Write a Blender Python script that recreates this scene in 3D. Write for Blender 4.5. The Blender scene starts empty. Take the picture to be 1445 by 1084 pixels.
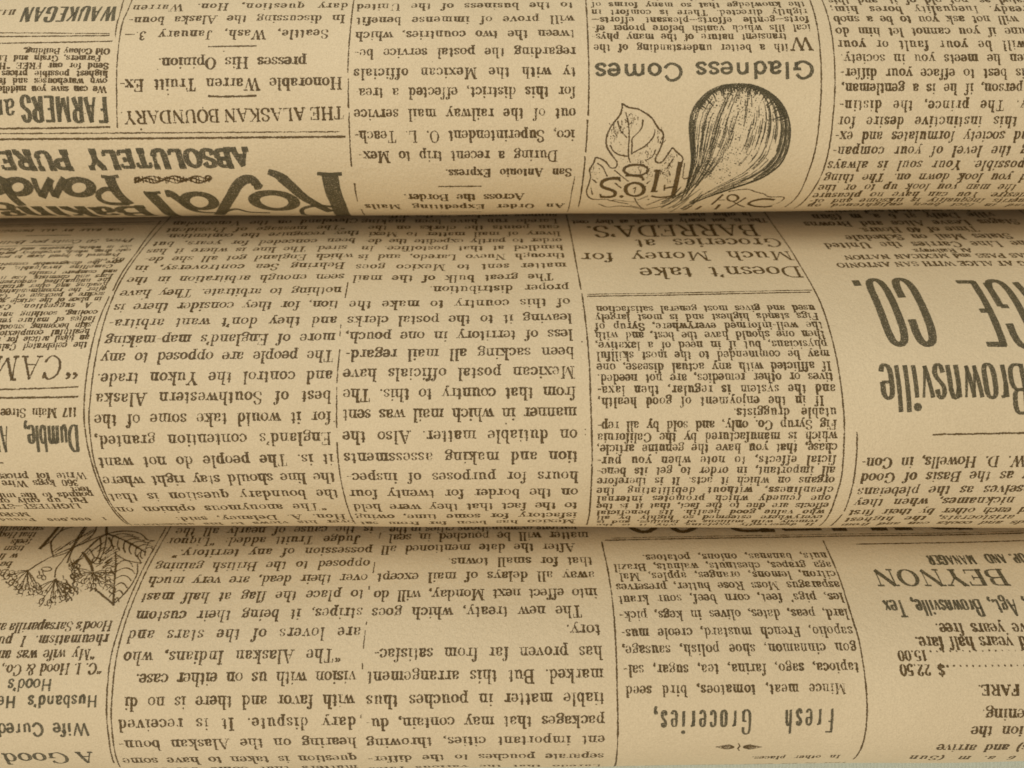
import bpy, math, random
import numpy as np

# ------------------------------------------------------------------ camera, world, lamps, exposure
scene = bpy.context.scene
U = 0.15                      # metres per unit of depth
F = 1085.0                    # focal length, in pixels of the 1445 px wide photograph
CX, CY = 722.5, 542.0
HC = 1.43 * U                 # height of the camera above the table

cam_data = bpy.data.cameras.new("camera")
cam = bpy.data.objects.new("camera", cam_data)
scene.collection.objects.link(cam)
cam.location = (0, 0, HC)     # looks straight down, photo-up is +Y
cam_data.sensor_width = 36.0
cam_data.lens = 36.0 * F / 1445.0
cam_data.clip_start = 0.005
cam_data.clip_end = 20.0
cam_data.dof.use_dof = True
cam_data.dof.focus_distance = 1.03 * U
cam_data.dof.aperture_fstop = 13.0
scene.camera = cam

world = bpy.data.worlds.new("World")
scene.world = world
world.use_nodes = True
bg = world.node_tree.nodes["Background"]
bg.inputs[0].default_value = (1.0, 0.985, 0.96, 1)
bg.inputs[1].default_value = 0.60


def lamp(name, loc, target, size, size_y, power, color):
    d = bpy.data.lights.new(name, 'AREA')
    d.shape = 'RECTANGLE'
    d.size, d.size_y, d.energy, d.color = size, size_y, power, color
    o = bpy.data.objects.new(name, d)
    scene.collection.objects.link(o)
    o.location = loc
    from mathutils import Vector
    v = Vector(target) - Vector(loc)
    o.rotation_euler = v.to_track_quat('-Z', 'Y').to_euler()
    return o


lamp("ceiling_lamp", (-0.20, 0.44, 0.50), (0, 0, 0.05), 0.40, 0.34, 1.55, (1.0, 0.985, 0.94))
lamp("crease_fill", (-0.45, -1.35, 1.45), (0, 0, 0.05), 1.3, 0.8, 12.5, (1.0, 0.86, 0.67))  # added warm fill without a known source, lightens creases and lower roll edges

scene.view_settings.view_transform = 'Standard'
scene.view_settings.look = 'None'
scene.view_settings.exposure = 0.0
scene.view_settings.gamma = 1.0
scene.cycles.transparent_max_bounces = 32
scene.cycles.diffuse_bounces = 8
scene.cycles.max_bounces = 12

rng = random.Random(7)

# ------------------------------------------------------------------ materials


def new_mat(name):
    m = bpy.data.materials.new(name)
    m.use_nodes = True
    nt = m.node_tree
    for n in list(nt.nodes):
        nt.nodes.remove(n)
    return m, nt, nt.nodes, nt.links


def noise(nt, coord, scale, detail=3.0, rough=0.55, dist=0.0):
    n = nt.nodes.new('ShaderNodeTexNoise')
    n.inputs['Scale'].default_value = scale
    n.inputs['Detail'].default_value = detail
    n.inputs['Roughness'].default_value = rough
    n.inputs['Distortion'].default_value = dist
    nt.links.new(coord, n.inputs['Vector'])
    return n.outputs['Fac']


def ramp(nt, fac, lo, hi, a, b, smooth=False):
    n = nt.nodes.new('ShaderNodeMapRange')
    if smooth:
        n.interpolation_type = 'SMOOTHSTEP'
    n.inputs['From Min'].default_value = lo
    n.inputs['From Max'].default_value = hi
    n.inputs['To Min'].default_value = a
    n.inputs['To Max'].default_value = b
    nt.links.new(fac, n.inputs['Value'])
    return n.outputs['Result']


def math_node(nt, op, a, b):
    n = nt.nodes.new('ShaderNodeMath')
    n.operation = op
    for k, v in enumerate((a, b)):
        if isinstance(v, (int, float)):
            n.inputs[k].default_value = v
        else:
            nt.links.new(v, n.inputs[k])
    return n.outputs[0]


def mixcol(nt, fac, a, b):
    n = nt.nodes.new('ShaderNodeMix')
    n.data_type = 'RGBA'
    nt.links.new(fac, n.inputs[0])
    n.inputs[6].default_value = (*a, 1)
    if isinstance(b, tuple):
        n.inputs[7].default_value = (*b, 1)
    else:
        nt.links.new(b, n.inputs[7])
    return n.outputs[2]


def paper_bump(nt, coord):
    """fine pebbled emboss of the coated paper"""
    g1 = noise(nt, coord, 1900.0, 2.0, 0.5, 0.6)
    g2 = noise(nt, coord, 700.0, 2.0, 0.5, 0.3)
    h = math_node(nt, 'ADD', math_node(nt, 'MULTIPLY', g1, 0.6), math_node(nt, 'MULTIPLY', g2, 0.7))
    b = nt.nodes.new('ShaderNodeBump')
    b.inputs['Strength'].default_value = 0.50
    b.inputs['Distance'].default_value = 0.00048
    nt.links.new(h, b.inputs['Height'])
    return b.outputs['Normal']


def make_paper():
    m, nt, N, L = new_mat("patterned_paper")
    tc = N.new('ShaderNodeTexCoord').outputs['Object']
    out = N.new('ShaderNodeOutputMaterial')
    p = N.new('ShaderNodeBsdfPrincipled')
    blot = ramp(nt, noise(nt, tc, 28.0, 4.0, 0.6, 0.4), 0.3, 0.7, 0.0, 1.0)
    grain = ramp(nt, noise(nt, tc, 2600.0, 2.0, 0.7), 0.25, 0.75, 0.0, 1.0)
    c1 = mixcol(nt, blot, (0.650, 0.512, 0.305), (0.705, 0.562, 0.343))
    mx = N.new('ShaderNodeMix')
    mx.data_type = 'RGBA'
    mx.blend_type = 'MULTIPLY'
    mx.inputs[0].default_value = 1.0
    L.new(c1, mx.inputs[6])
    L.new(mixcol(nt, grain, (0.83, 0.82, 0.80), (1.0, 1.0, 1.0)), mx.inputs[7])
    L.new(mx.outputs[2], p.inputs['Base Color'])
    p.inputs['Roughness'].default_value = 0.58
    p.inputs['Specular IOR Level'].default_value = 0.35
    L.new(paper_bump(nt, tc), p.inputs['Normal'])
    L.new(p.outputs[0], out.inputs[0])
    return m


def make_ink(name, col, speck, amp=1.3):
    """print film: soft ragged edge from the 'ink' attribute, worn flecks inside"""
    m, nt, N, L = new_mat(name)
    tc = N.new('ShaderNodeTexCoord').outputs['Object']
    at = N.new('ShaderNodeAttribute')
    at.attribute_name = 'ink'
    out = N.new('ShaderNodeOutputMaterial')
    p = N.new('ShaderNodeBsdfPrincipled')
    n1 = noise(nt, tc, 3000.0, 2.0, 0.6)
    n2 = noise(nt, tc, 420.0, 2.0, 0.5)
    v = math_node(nt, 'ADD', at.outputs['Fac'],
                  math_node(nt, 'ADD',
                            math_node(nt, 'MULTIPLY', math_node(nt, 'SUBTRACT', n1, 0.5), amp * 2.0),
                            math_node(nt, 'MULTIPLY', math_node(nt, 'SUBTRACT', n2, 0.5), amp * 1.3)))
    a = ramp(nt, v, -0.85, 0.95, 0.0, 0.90, True)
    fl = ramp(nt, noise(nt, tc, 3800.0, 2.0, 0.6), 0.60 - speck, 0.70 - speck * 0.5, 1.0, 0.45, True)
    a = math_node(nt, 'MULTIPLY', a, fl)
    var = ramp(nt, noise(nt, tc, 1500.0, 2.0, 0.6), 0.3, 0.7, 0.0, 1.0)
    c = mixcol(nt, var, tuple(x * 0.8 for x in col), tuple(x * 1.35 for x in col))
    L.new(c, p.inputs['Base Color'])
    p.inputs['Roughness'].default_value = 0.55
    p.inputs['Specular IOR Level'].default_value = 0.3
    L.new(a, p.inputs['Alpha'])
    L.new(paper_bump(nt, tc), p.inputs['Normal'])
    L.new(p.outputs[0], out.inputs[0])
    return m


PAPER = make_paper()
INK = make_ink("brown_print_ink", (0.098, 0.056, 0.012), 0.0, 1.7)
INKB = make_ink("olive_print_ink", (0.090, 0.070, 0.030), 0.08, 0.95)


def make_cloth():
    m, nt, N, L = new_mat("pale_table_cloth")
    tc = N.new('ShaderNodeTexCoord').outputs['Object']
    out = N.new('ShaderNodeOutputMaterial')
    p = N.new('ShaderNodeBsdfPrincipled')
    w1 = N.new('ShaderNodeTexWave')
    w1.inputs['Scale'].default_value = 320.0
    w1.inputs['Distortion'].default_value = 1.5
    L.new(tc, w1.inputs['Vector'])
    c = mixcol(nt, ramp(nt, w1.outputs['Fac'], 0, 1, 0, 1), (0.62, 0.66, 0.50), (0.72, 0.75, 0.60))
    L.new(c, p.inputs['Base Color'])
    p.inputs['Roughness'].default_value = 0.8
    b = N.new('ShaderNodeBump')
    b.inputs['Distance'].default_value = 0.0003
    L.new(w1.outputs['Fac'], b.inputs['Height'])
    L.new(b.outputs[0], p.inputs['Normal'])
    L.new(p.outputs[0], out.inputs[0])
    return m


# ------------------------------------------------------------------ the rolls' cross sections


def polysmooth(pts, deg, n):
    pts = np.array(pts, float)
    s = np.concatenate([[0], np.cumsum(np.hypot(*np.diff(pts, axis=0).T))])
    q = s / s[-1]
    a, b = np.polyfit(q, pts[:, 0], deg), np.polyfit(q, pts[:, 1], deg)
    x = np.linspace(0, 1, n)
    return np.stack([np.polyval(a, x), np.polyval(b, x)], 1)


def hermite(p0, m0, p1, m1, n):
    t = np.linspace(0, 1, n)[:, None]
    return ((2 * t**3 - 3 * t**2 + 1) * p0 + (t**3 - 2 * t**2 + t) * m0
            + (-2 * t**3 + 3 * t**2) * p1 + (t**3 - t**2) * m1)


class Roll:
    """cross section in (depth, height) units, swept along X, turned a little about the view axis"""

    def __init__(self, pts, sil_t, turn, under, back, seed):
        body = polysmooth(pts, 6, 240)
        t = body[:, 1] / body[:, 0]
        k = len(t) - 1
        for i in range(120, len(t) - 1):      # stop where the section turns away from the eye
            if t[i + 1] >= t[i] or t[i] < sil_t:
                k = i
                break
        body = body[:k + 1]
        d0 = body[0] - body[1]
        d0 /= np.hypot(*d0)
        lead = np.array([body[0] + d0 * L for L in np.linspace(0.13, 0.002, 40)])
        vis = np.vstack([lead, body])
        d1 = vis[-1] - vis[-3]
        d1 /= np.hypot(*d1)
        p0, p1 = vis[-1], np.array(under, float)
        dirn = np.array(back, float) - p1
        dirn /= np.hypot(*dirn)
        curl = hermite(p0, d1 * 0.11, p1, dirn * 0.16, 60)[1:]
        full = np.vstack([vis, curl])
        self.s = np.concatenate([[0], np.cumsum(np.hypot(*np.diff(full, axis=0).T))])
        # even resample for smooth normals
        sn = np.linspace(0, self.s[-1], 900)
        full = np.stack([np.interp(sn, self.s, full[:, 0]), np.interp(sn, self.s, full[:, 1])], 1)
        ker = np.hanning(31)
        ker /= ker.sum()
        pad = np.vstack([2 * full[0] - full[15:0:-1], full, 2 * full[-1] - full[-2:-17:-1]])
        full = np.stack([np.convolve(pad[:, 0], ker, 'valid'), np.convolve(pad[:, 1], ker, 'valid')], 1)
        self.s, self.p = sn, full
        tan = np.gradient(full, axis=0)
        tan /= np.hypot(tan[:, 0], tan[:, 1])[:, None]
        self.n = np.stack([tan[:, 1], -tan[:, 0]], 1)
        tt = full[:, 1] / full[:, 0]
        k = int(np.argmax(np.diff(tt)[300:] > 0)) + 300 if (np.diff(tt)[300:] > 0).any() else len(tt) - 1
        self.tv, self.sv = tt[:k + 1], sn[:k + 1]
        self.turn = turn
        self.back = np.array(back, float)
        self.seed = seed
        self.origin = np.zeros(3)
        self.origin = self.world(np.array([0.0]), np.array([sn[400]]), np.array([0.0]))[0]
        self.origin[2] = 0.0

    def ripple(self, X, s):
        q = self.seed
        return 0.0011 * (np.sin(X * 5.1 + q) * np.cos(s * 6.0 + q * 2) + 0.5 * np.sin(X * 13.0 + s * 9 + q * 3)
                         + 0.3 * np.sin(X * 23.0 - s * 5 + q * 5))

    def world(self, X, s, eps):
        D, h = np.interp(s, self.s, self.p[:, 0]), np.interp(s, self.s, self.p[:, 1])
        nd, nh = np.interp(s, self.s, self.n[:, 0]), np.interp(s, self.s, self.n[:, 1])
        e = eps + self.ripple(X, s)
        D, h = D + nd * e, h + nh * e
        c, sn = math.cos(self.turn), math.sin(self.turn)
        return np.stack([(X * c - h * sn) * U, (X * sn + h * c) * U, HC - D * U], 1) - self.origin

    def at(self, px, py):
        u, v = (px - CX) / F, (CY - py) / F
        c, sn = math.cos(-self.turn), math.sin(-self.turn)
        u, v = u * c - v * sn, u * sn + v * c
        s = float(np.interp(-v, -self.tv, self.sv))
        D = float(np.interp(s, self.s, self.p[:, 0]))
        return u * D, s


TOP = Roll([(1.236, 0.685), (1.176, 0.637), (1.12, 0.582), (1.094, 0.5465), (1.071, 0.504), (1.058, 0.461),
            (1.055, 0.41), (1.060, 0.367), (1.071, 0.33), (1.090, 0.3014), (1.125, 0.2775), (1.16, 0.2655),
            (1.19, 0.2650)], 0.2222, 0.009, (1.262, 0.300), (1.425, 0.425), 1.3)
MID = Roll([(1.2847, .2924), (1.2300, .2520), (1.182, .2173), (1.121, .1688), (1.065, .1143), (1.030, .0608), (1.008, .0018),
            (1.0, -.0433), (1.0047, -.0870), (1.0186, -.1249), (1.038, -.1537), (1.069, -.1829),
            (1.0957, -.2016), (1.125, -.2080)], -.1850, -0.002, (1.205, -.180), (1.425, -.020), 2.9)
LOW = Roll([(1.205, -.188), (1.144, -.233), (1.089, -.271), (1.050, -.3087), (1.023, -.3407), (1.0085, -.3746),
            (1.0, -.4138), (1.001, -.4444), (1.0135, -.4838), (1.031, -.507), (1.06, -.5290), (1.09, -.542)],
           -.4999, 0.016, (1.16, -.535), (1.425, -.40), 4.4)

# ------------------------------------------------------------------ objects


def link(o, parent=None):
    scene.collection.objects.link(o)
    if parent is not None:
        o.parent = parent
    return o


def mesh_obj(name, verts, faces, mat, parent=None, attr=None, smooth=True):
    me = bpy.data.meshes.new(name)
    me.from_pydata(verts.tolist() if hasattr(verts, 'tolist') else verts, [],
                   faces.tolist() if hasattr(faces, 'tolist') else faces)
    if attr is not None:
        a = me.attributes.new('ink', 'FLOAT', 'POINT')
        a.data.foreach_set('value', np.asarray(attr, np.float32))
    me.materials.append(mat)
    if smooth:
        me.polygons.foreach_set('use_smooth', [True] * len(me.polygons))
    me.update()
    return link(bpy.data.objects.new(name, me), parent)


def build_roll(roll, label):
    root = bpy.data.objects.new("paper_roll", None)
    link(root)
    root.location = tuple(roll.origin)
    root['label'] = label
    root['category'] = "paper roll"
    root['group'] = "rolls of newsprint patterned paper"
    nx = 140
    X = np.linspace(-1.75, 1.75, nx)
    S = roll.s[::2]
    gx, gs = np.meshgrid(X, S, indexing='ij')
    V = roll.world(gx.ravel(), gs.ravel(), np.zeros(gx.size))
    ns = len(S)
    # the hidden back: from the curl down to the table, along it, and up to the start of the sheet
    c, sn = math.cos(roll.turn), math.sin(roll.turn)
    end = roll.p[-1]
    first = roll.p[0]
    extra = [roll.back, np.array([1.428, first[1] + (1.428 - first[0]) * 0.7])]
    E = []
    for x in X:
        for q in extra:
            E.append(np.array([(x * c - q[1] * sn) * U, (x * sn + q[1] * c) * U, HC - q[0] * U]) - roll.origin)
    V = np.vstack([V, np.array(E)])
    base = nx * ns
    f = []
    for i in range(nx - 1):
        a, b = i * ns, (i + 1) * ns
        for j in range(ns - 1):
            f.append((a + j, a + j + 1, b + j + 1, b + j))
        ring_a = [a + ns - 1, base + 2 * i, base + 2 * i + 1, a]
        ring_b = [b + ns - 1, base + 2 * i + 2, base + 2 * i + 3, b]
        for k in range(3):
            f.append((ring_a[k], ring_a[k + 1], ring_b[k + 1], ring_b[k]))
    f.append(tuple(range(ns)) + (base, base + 1))
    a = (nx - 1) * ns
    f.append(tuple(range(a, a + ns)) + (base + 2 * nx - 2, base + 2 * nx - 1))
    mesh_obj("paper_sheet", V, f, PAPER, root)
    return root


# ------------------------------------------------------------------ print: ribbons of ink laid on the surface


def catmull(p, closed=False, step=6):
    p = np.asarray(p, float)
    if closed:
        q = np.vstack([p[-1], p, p[0], p[1]])
    else:
        q = np.vstack([2 * p[0] - p[1], p, 2 * p[-1] - p[-2]])
    out = []
    for i in range(1, len(q) - 2):
        a, b, c, d = q[i - 1:i + 3]
        n = max(2, int(math.ceil(np.hypot(*(c - b)) / step)))
        t = (np.arange(n) / n)[:, None]
        out.append(0.5 * (2 * b + (c - a) * t + (2 * a - 5 * b + 4 * c - d) * t**2 + (3 * b - a - 3 * c + d) * t**3))
    out.append(q[-2][None])
    return np.vstack(out)


def straight(a, b, step):
    n = max(1, int(math.ceil(math.hypot(b[0] - a[0], b[1] - a[1]) / step)))
    t = np.linspace(0, 1, n + 1)[:, None]
    return np.array(a, float) * (1 - t) + np.array(b, float) * t


MARG = 0.85


def ribbon(c, hw, closed=False):
    """rows of three (left edge, centre, right edge), values = distance inside the ink edge"""
    c = np.asarray(c, float)
    hw = np.broadcast_to(np.asarray(hw, float), (len(c),)).copy()
    if closed:
        c = c[:-1]
        hw = hw[:-1]
        d = np.roll(c, -1, 0) - np.roll(c, 1, 0)
    else:
        d = np.gradient(c, axis=0)
    L = np.hypot(d[:, 0], d[:, 1])
    L[L == 0] = 1
    d = d / L[:, None]
    n = np.stack([-d[:, 1], d[:, 0]], 1)
    val = hw.copy()
    if not closed:
        c = np.vstack([c[0] - d[0] * (MARG), c, c[-1] + d[-1] * (MARG)])
        n = np.vstack([n[0], n, n[-1]])
        hw = np.concatenate([[hw[0]], hw, [hw[-1]]])
        val = np.concatenate([[-MARG], val, [-MARG]])
    e = hw + MARG
    pts = np.stack([c + n * e[:, None], c, c - n * e[:, None]], 1).reshape(-1, 2)
    vals = np.stack([np.full(len(c), -MARG), val, np.full(len(c), -MARG)], 1).reshape(-1)
    m = len(c)
    r = np.arange(m if closed else m - 1)
    r2 = (r + 1) % m
    faces = np.concatenate([np.stack([3 * r, 3 * r2, 3 * r2 + 1, 3 * r + 1], 1),
                            np.stack([3 * r + 1, 3 * r2 + 1, 3 * r2 + 2, 3 * r + 2], 1)])
    return pts, vals, faces


def blob(cx, cy, r):
    k = 8
    a = np.arange(k) / k * 2 * math.pi
    pts = np.vstack([[cx, cy], np.stack([cx + (r + MARG) * np.cos(a), cy + (r + MARG) * np.sin(a)], 1)])
    vals = np.concatenate([[r], np.full(k, -MARG)])
    i = np.arange(k)
    faces = np.stack([np.zeros(k, int), i + 1, (i + 1) % k + 1, (i + 1) % k + 1], 1)
    return pts, vals, faces


# skeleton letters: x-height 46, capitals 68, ascenders 70
G = {
'*': (20, "o 10 4 6"),
'a': (44, "c 9 35 13 44 24 46 32 40 32 28/l 32 34 32 8/c 32 9 35 2 43 4/c 32 26 14 22 8 12 13 1 23 1 32 10/o 11 35 4"),
'b': (48, "l 12 70 12 1/s 8 70 6/c 12 34 20 45 32 45 41 23 32 1 20 1 12 11"),
'c': (42, "c 37 36 32 45 22 46 8 34 8 12 22 0 33 4 38 12/o 35 35 4"),
'd': (50, "l 37 70 37 4/s 33 70 6/s 41 1 5/c 37 34 29 45 17 45 8 23 17 1 29 1 37 11"),
'e': (42, "t 9 25 36 25/c 36 25 35 40 22 46 9 38 8 20 14 3 25 0 37 9"),
'f': (30, "c 33 62 29 70 20 69 14 60 14 48/l 14 52 14 1/s 14 0 9/t 5 44 26 44/o 31 63 4"),
'g': (46, "r 21 46 33 40 33 27 21 19 9 27 9 39/c 12 22 8 14 14 8 30 7 38 0 36 -10 22 -19 8 -14 6 -4 13 6/c 31 40 37 46 43 44"),
'h': (52, "l 13 70 13 1/s 8 70 6/s 13 0 9/c 13 33 22 45 33 45 39 34/l 39 36 39 1/s 39 0 9"),
'i': (27, "l 13 45 13 1/s 9 45 6/s 13 0 9/o 13 62 6"),
'j': (25, "l 14 45 14 -8/c 14 -8 11 -19 3 -18/s 10 45 6/o 14 62 6/o 4 -15 4"),
'k': (50, "l 13 70 13 1/s 8 70 6/s 13 0 9/t 36 45 15 20/l 22 28 40 1/s 37 45 8/s 41 0 8"),
'l': (27, "l 13 70 13 1/s 9 70 6/s 13 0 9"),
'm': (78, "l 13 45 13 1/s 8 45 6/s 13 0 8/c 13 33 21 45 32 45 38 34/l 38 36 38 1/s 38 0 8/c 38 33 46 45 57 45 63 34/l 63 36 63 1/s 63 0 8"),
'n': (52, "l 13 45 13 1/s 8 45 6/s 13 0 9/c 13 33 22 45 33 45 39 34/l 39 36 39 1/s 39 0 9"),
'o': (46, "r 23 46 36 37 39 23 36 9 23 0 10 9 7 23 10 37"),
'p': (50, "l 13 45 13 -20/s 8 45 6/s 13 -20 9/c 13 34 21 45 33 45 42 23 33 1 21 1 13 11"),
'q': (50, "l 37 45 37 -20/s 37 -20 9/c 37 34 29 45 17 45 8 23 17 1 29 1 37 11"),
'r': (38, "l 13 45 13 1/s 8 45 6/s 13 0 9/c 13 30 19 43 30 45/o 32 41 5"),
's': (38, "c 31 35 27 44 18 46 8 39 11 29 26 20 32 11 26 2 17 0 10 2 6 11"),
't': (32, "l 14 60 14 9/c 14 10 17 0 28 6/t 5 44 27 44"),
'u': (52, "l 12 45 12 12/c 12 14 17 0 27 1 37 12/l 37 45 37 3/s 8 45 6/s 33 45 6/s 41 1 5"),
'v': (46, "l 8 45 23 2/t 38 45 23 2/s 8 45 8/s 38 45 7"),
'w': (66, "l 8 45 21 2/t 33 45 21 2/l 33 45 46 2/t 59 45 46 2/s 8 45 8/s 33 45 7/s 59 45 7"),
'x': (48, "l 9 45 39 1/t 39 45 9 1/s 9 45 7/s 39 45 7/s 9 0 7/s 39 0 7"),
'y': (48, "l 9 45 24 3/t 39 45 24 3 18 -16/c 19 -12 14 -19 7 -17/s 9 45 8/s 39 45 7/o 8 -15 4"),
'z': (42, "t 8 45 34 45/l 34 45 8 1/t 8 1 35 1"),
'A': (70, "l 33 68 58 1/t 33 68 12 1/t 20 25 48 25/s 12 0 9/s 58 0 10"),
'B': (62, "l 15 68 15 0/c 15 67 38 68 49 60 48 42 36 36 15 36/c 15 36 42 36 54 26 52 9 40 1 15 1/s 12 68 8/s 12 0 8"),
'C': (64, "c 54 50 46 65 33 69 14 56 8 34 14 12 33 -1 47 4 56 18/v 55 67 55 49"),
'D': (68, "l 15 68 15 0/c 15 67 40 67 57 52 60 34 57 16 40 1 15 1/s 12 68 8/s 12 0 8"),
'E': (60, "l 15 68 15 0/t 10 67 53 67/v 53 67 53 53/t 10 1 54 1/v 54 1 54 16/t 15 35 38 35/v 38 44 38 26/s 12 0 7"),
'F': (56, "l 15 68 15 0/t 10 67 52 67/v 52 67 52 52/t 15 35 37 35/v 37 44 37 26/s 15 0 11"),
'G': (70, "c 54 52 46 65 33 69 14 56 8 34 14 12 33 -1 46 3 54 12/l 55 30 55 2/t 42 30 64 30/v 55 67 55 52"),
'H': (72, "l 16 68 16 0/l 56 68 56 0/t 16 35 56 35/s 16 68 10/s 16 0 10/s 56 68 10/s 56 0 10"),
'I': (34, "l 17 68 17 0/s 17 68 10/s 17 0 10"),
'J': (46, "l 30 68 30 16/c 30 18 26 1 14 1 8 11/s 30 68 10/o 10 13 5"),
'K': (68, "l 16 68 16 0/t 54 68 18 28/l 29 40 56 0/s 16 68 10/s 16 0 10/s 54 68 9/s 57 0 9"),
'L': (58, "l 16 68 16 0/t 10 1 52 1/v 52 1 52 18/s 16 68 10"),
'M': (84, "t 15 68 15 0/l 16 68 41 4/t 67 68 41 4/l 67 68 67 0/s 12 68 8/s 15 0 8/s 70 68 8/s 67 0 9"),
'N': (70, "t 14 68 14 0/l 15 68 56 2/t 56 68 56 2/s 11 68 8/s 14 0 8/s 56 68 9"),
'O': (66, "r 33 69 51 58 58 34 51 10 33 -1 15 10 8 34 15 58"),
'P': (58, "l 15 68 15 0/c 15 67 38 68 51 60 51 40 38 32 15 32/s 12 68 8/s 15 0 11"),
'Q': (66, "r 33 69 51 58 58 34 51 10 33 -1 15 10 8 34 15 58/l 34 16 56 -8"),
'R': (66, "l 15 68 15 0/c 15 67 38 68 50 60 49 43 37 36 15 36/l 32 35 52 2/s 12 68 8/s 15 0 10/s 56 0 6"),
'S': (54, "c 45 52 39 66 26 69 11 60 12 44 28 35 44 26 46 10 36 0 24 -1 12 4 8 18"),
'T': (62, "l 31 68 31 0/t 7 67 55 67/v 7 67 7 50/v 55 67 55 50/s 31 0 11"),
'U': (70, "l 15 68 15 20/c 15 23 20 3 34 -1 50 5 55 22/t 55 68 55 20/s 15 68 9/s 55 68 8"),
'V': (68, "l 11 68 34 1/t 57 68 34 1/s 11 68 9/s 57 68 8"),
'W': (94, "l 10 68 29 1/t 48 66 29 1/l 46 68 65 1/t 84 68 65 1/s 10 68 9/s 46 68 8/s 84 68 8"),
'X': (66, "l 12 68 54 0/t 54 68 12 0/s 12 68 8/s 54 68 8/s 12 0 8/s 54 0 8"),
'Y': (64, "l 10 68 31 34/t 54 68 31 34/l 31 36 31 0/s 10 68 8/s 54 68 8/s 31 0 10"),
'Z': (58, "t 10 67 50 67/l 50 67 9 1/t 9 1 51 1/v 10 67 10 52/v 51 1 51 17"),
'0': (46, "r 23 66 35 54 38 33 35 12 23 0 11 12 8 33 11 54"),
'1': (36, "l 19 66 19 0/t 9 56 19 66/s 19 0 10"),
'2': (46, "c 9 50 14 64 24 66 36 56 34 42 20 22 8 3/t 8 3 38 3/o 11 49 4"),
'3': (46, "c 10 56 22 66 34 58 32 42 20 36/c 20 36 34 34 38 18 28 1 16 0 8 12"),
'4': (48, "l 32 66 32 0/t 32 66 7 18/t 7 18 43 18"),
'5': (46, "l 12 65 12 38/t 12 65 36 65/c 12 36 24 42 36 34 37 14 24 0 12 3 8 12"),
'6': (46, "c 34 60 22 66 11 50 9 22/r 23 38 34 32 37 19 34 6 23 0 12 6 9 19 12 32"),
'7': (44, "t 8 65 38 65/l 38 65 20 0/v 8 65 8 54"),
'8': (46, "r 23 67 34 60 34 44 23 37 12 44 12 60/r 23 36 36 28 37 10 23 0 9 10 10 28"),
'9': (46, "c 12 6 24 0 35 16 37 44/r 23 66 34 60 37 47 34 34 23 28 12 34 9 47 12 60"),
'.': (20, "o 10 4 6"),
',': (20, "o 10 4 6/c 14 3 14 -5 7 -13"),
';': (22, "o 11 36 6/o 11 4 6/c 15 3 15 -5 8 -13"),
':': (22, "o 11 36 6/o 11 5 6"),
'-': (30, "t 4 23 26 23"),
'\u2014': (66, "t 2 23 64 23"),
"'": (18, "o 9 64 5/c 13 63 12 56 7 50"),
'\u201c': (34, "o 9 52 5/c 5 53 6 61 11 66/o 24 52 5/c 20 53 21 61 26 66"),
'\u201d': (34, "o 9 64 5/c 13 63 12 55 7 50/o 24 64 5/c 28 63 27 55 22 50"),
'(': (28, "c 24 72 12 50 10 28 14 4 24 -14"),
')': (28, "c 6 72 18 50 20 28 16 4 6 -14"),
'&': (70, "c 60 40 48 12 30 -1 12 4 12 22 40 44 40 60 28 68 18 58 26 38 62 1"),
'$': (48, "c 39 50 32 60 22 61 10 53 14 40 32 30 38 16 30 5 20 4 10 8 7 18/t 23 72 23 -6"),
}
# straight-sided forms for the condensed gothic headlines
GS = {
'O': (76, "r 38 69 52 66 58 57 59 46 59 34 59 22 58 11 52 2 38 -1 24 2 18 11 17 22 17 34 17 46 18 57 24 66"),
'C': (72, "c 59 46 58 60 51 67 38 69 24 66 18 57 17 46 17 34 17 22 18 11 24 2 38 -1 51 1 58 9 59 22"),
'G': (76, "c 60 48 59 60 52 67 38 69 24 66 18 57 17 46 17 34 17 22 18 11 24 2 38 -1 52 1 60 8/l 60 30 60 2/t 42 30 60 30"),
'o': (46, "r 23 46 34 43 38 34 38 23 38 12 34 3 23 0 12 3 8 12 8 23 8 34 12 43"),
'e': (44, "t 9 24 37 24/c 37 24 37 36 33 43 23 46 12 43 8 34 8 23 8 12 12 3 23 0 32 2 37 9"),
'c': (42, "c 36 33 33 43 23 46 12 43 8 34 8 23 8 12 12 3 23 0 32 3 36 12"),
'.': (24, "l 12 12 12 0"),
}
_cache = {}


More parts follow.
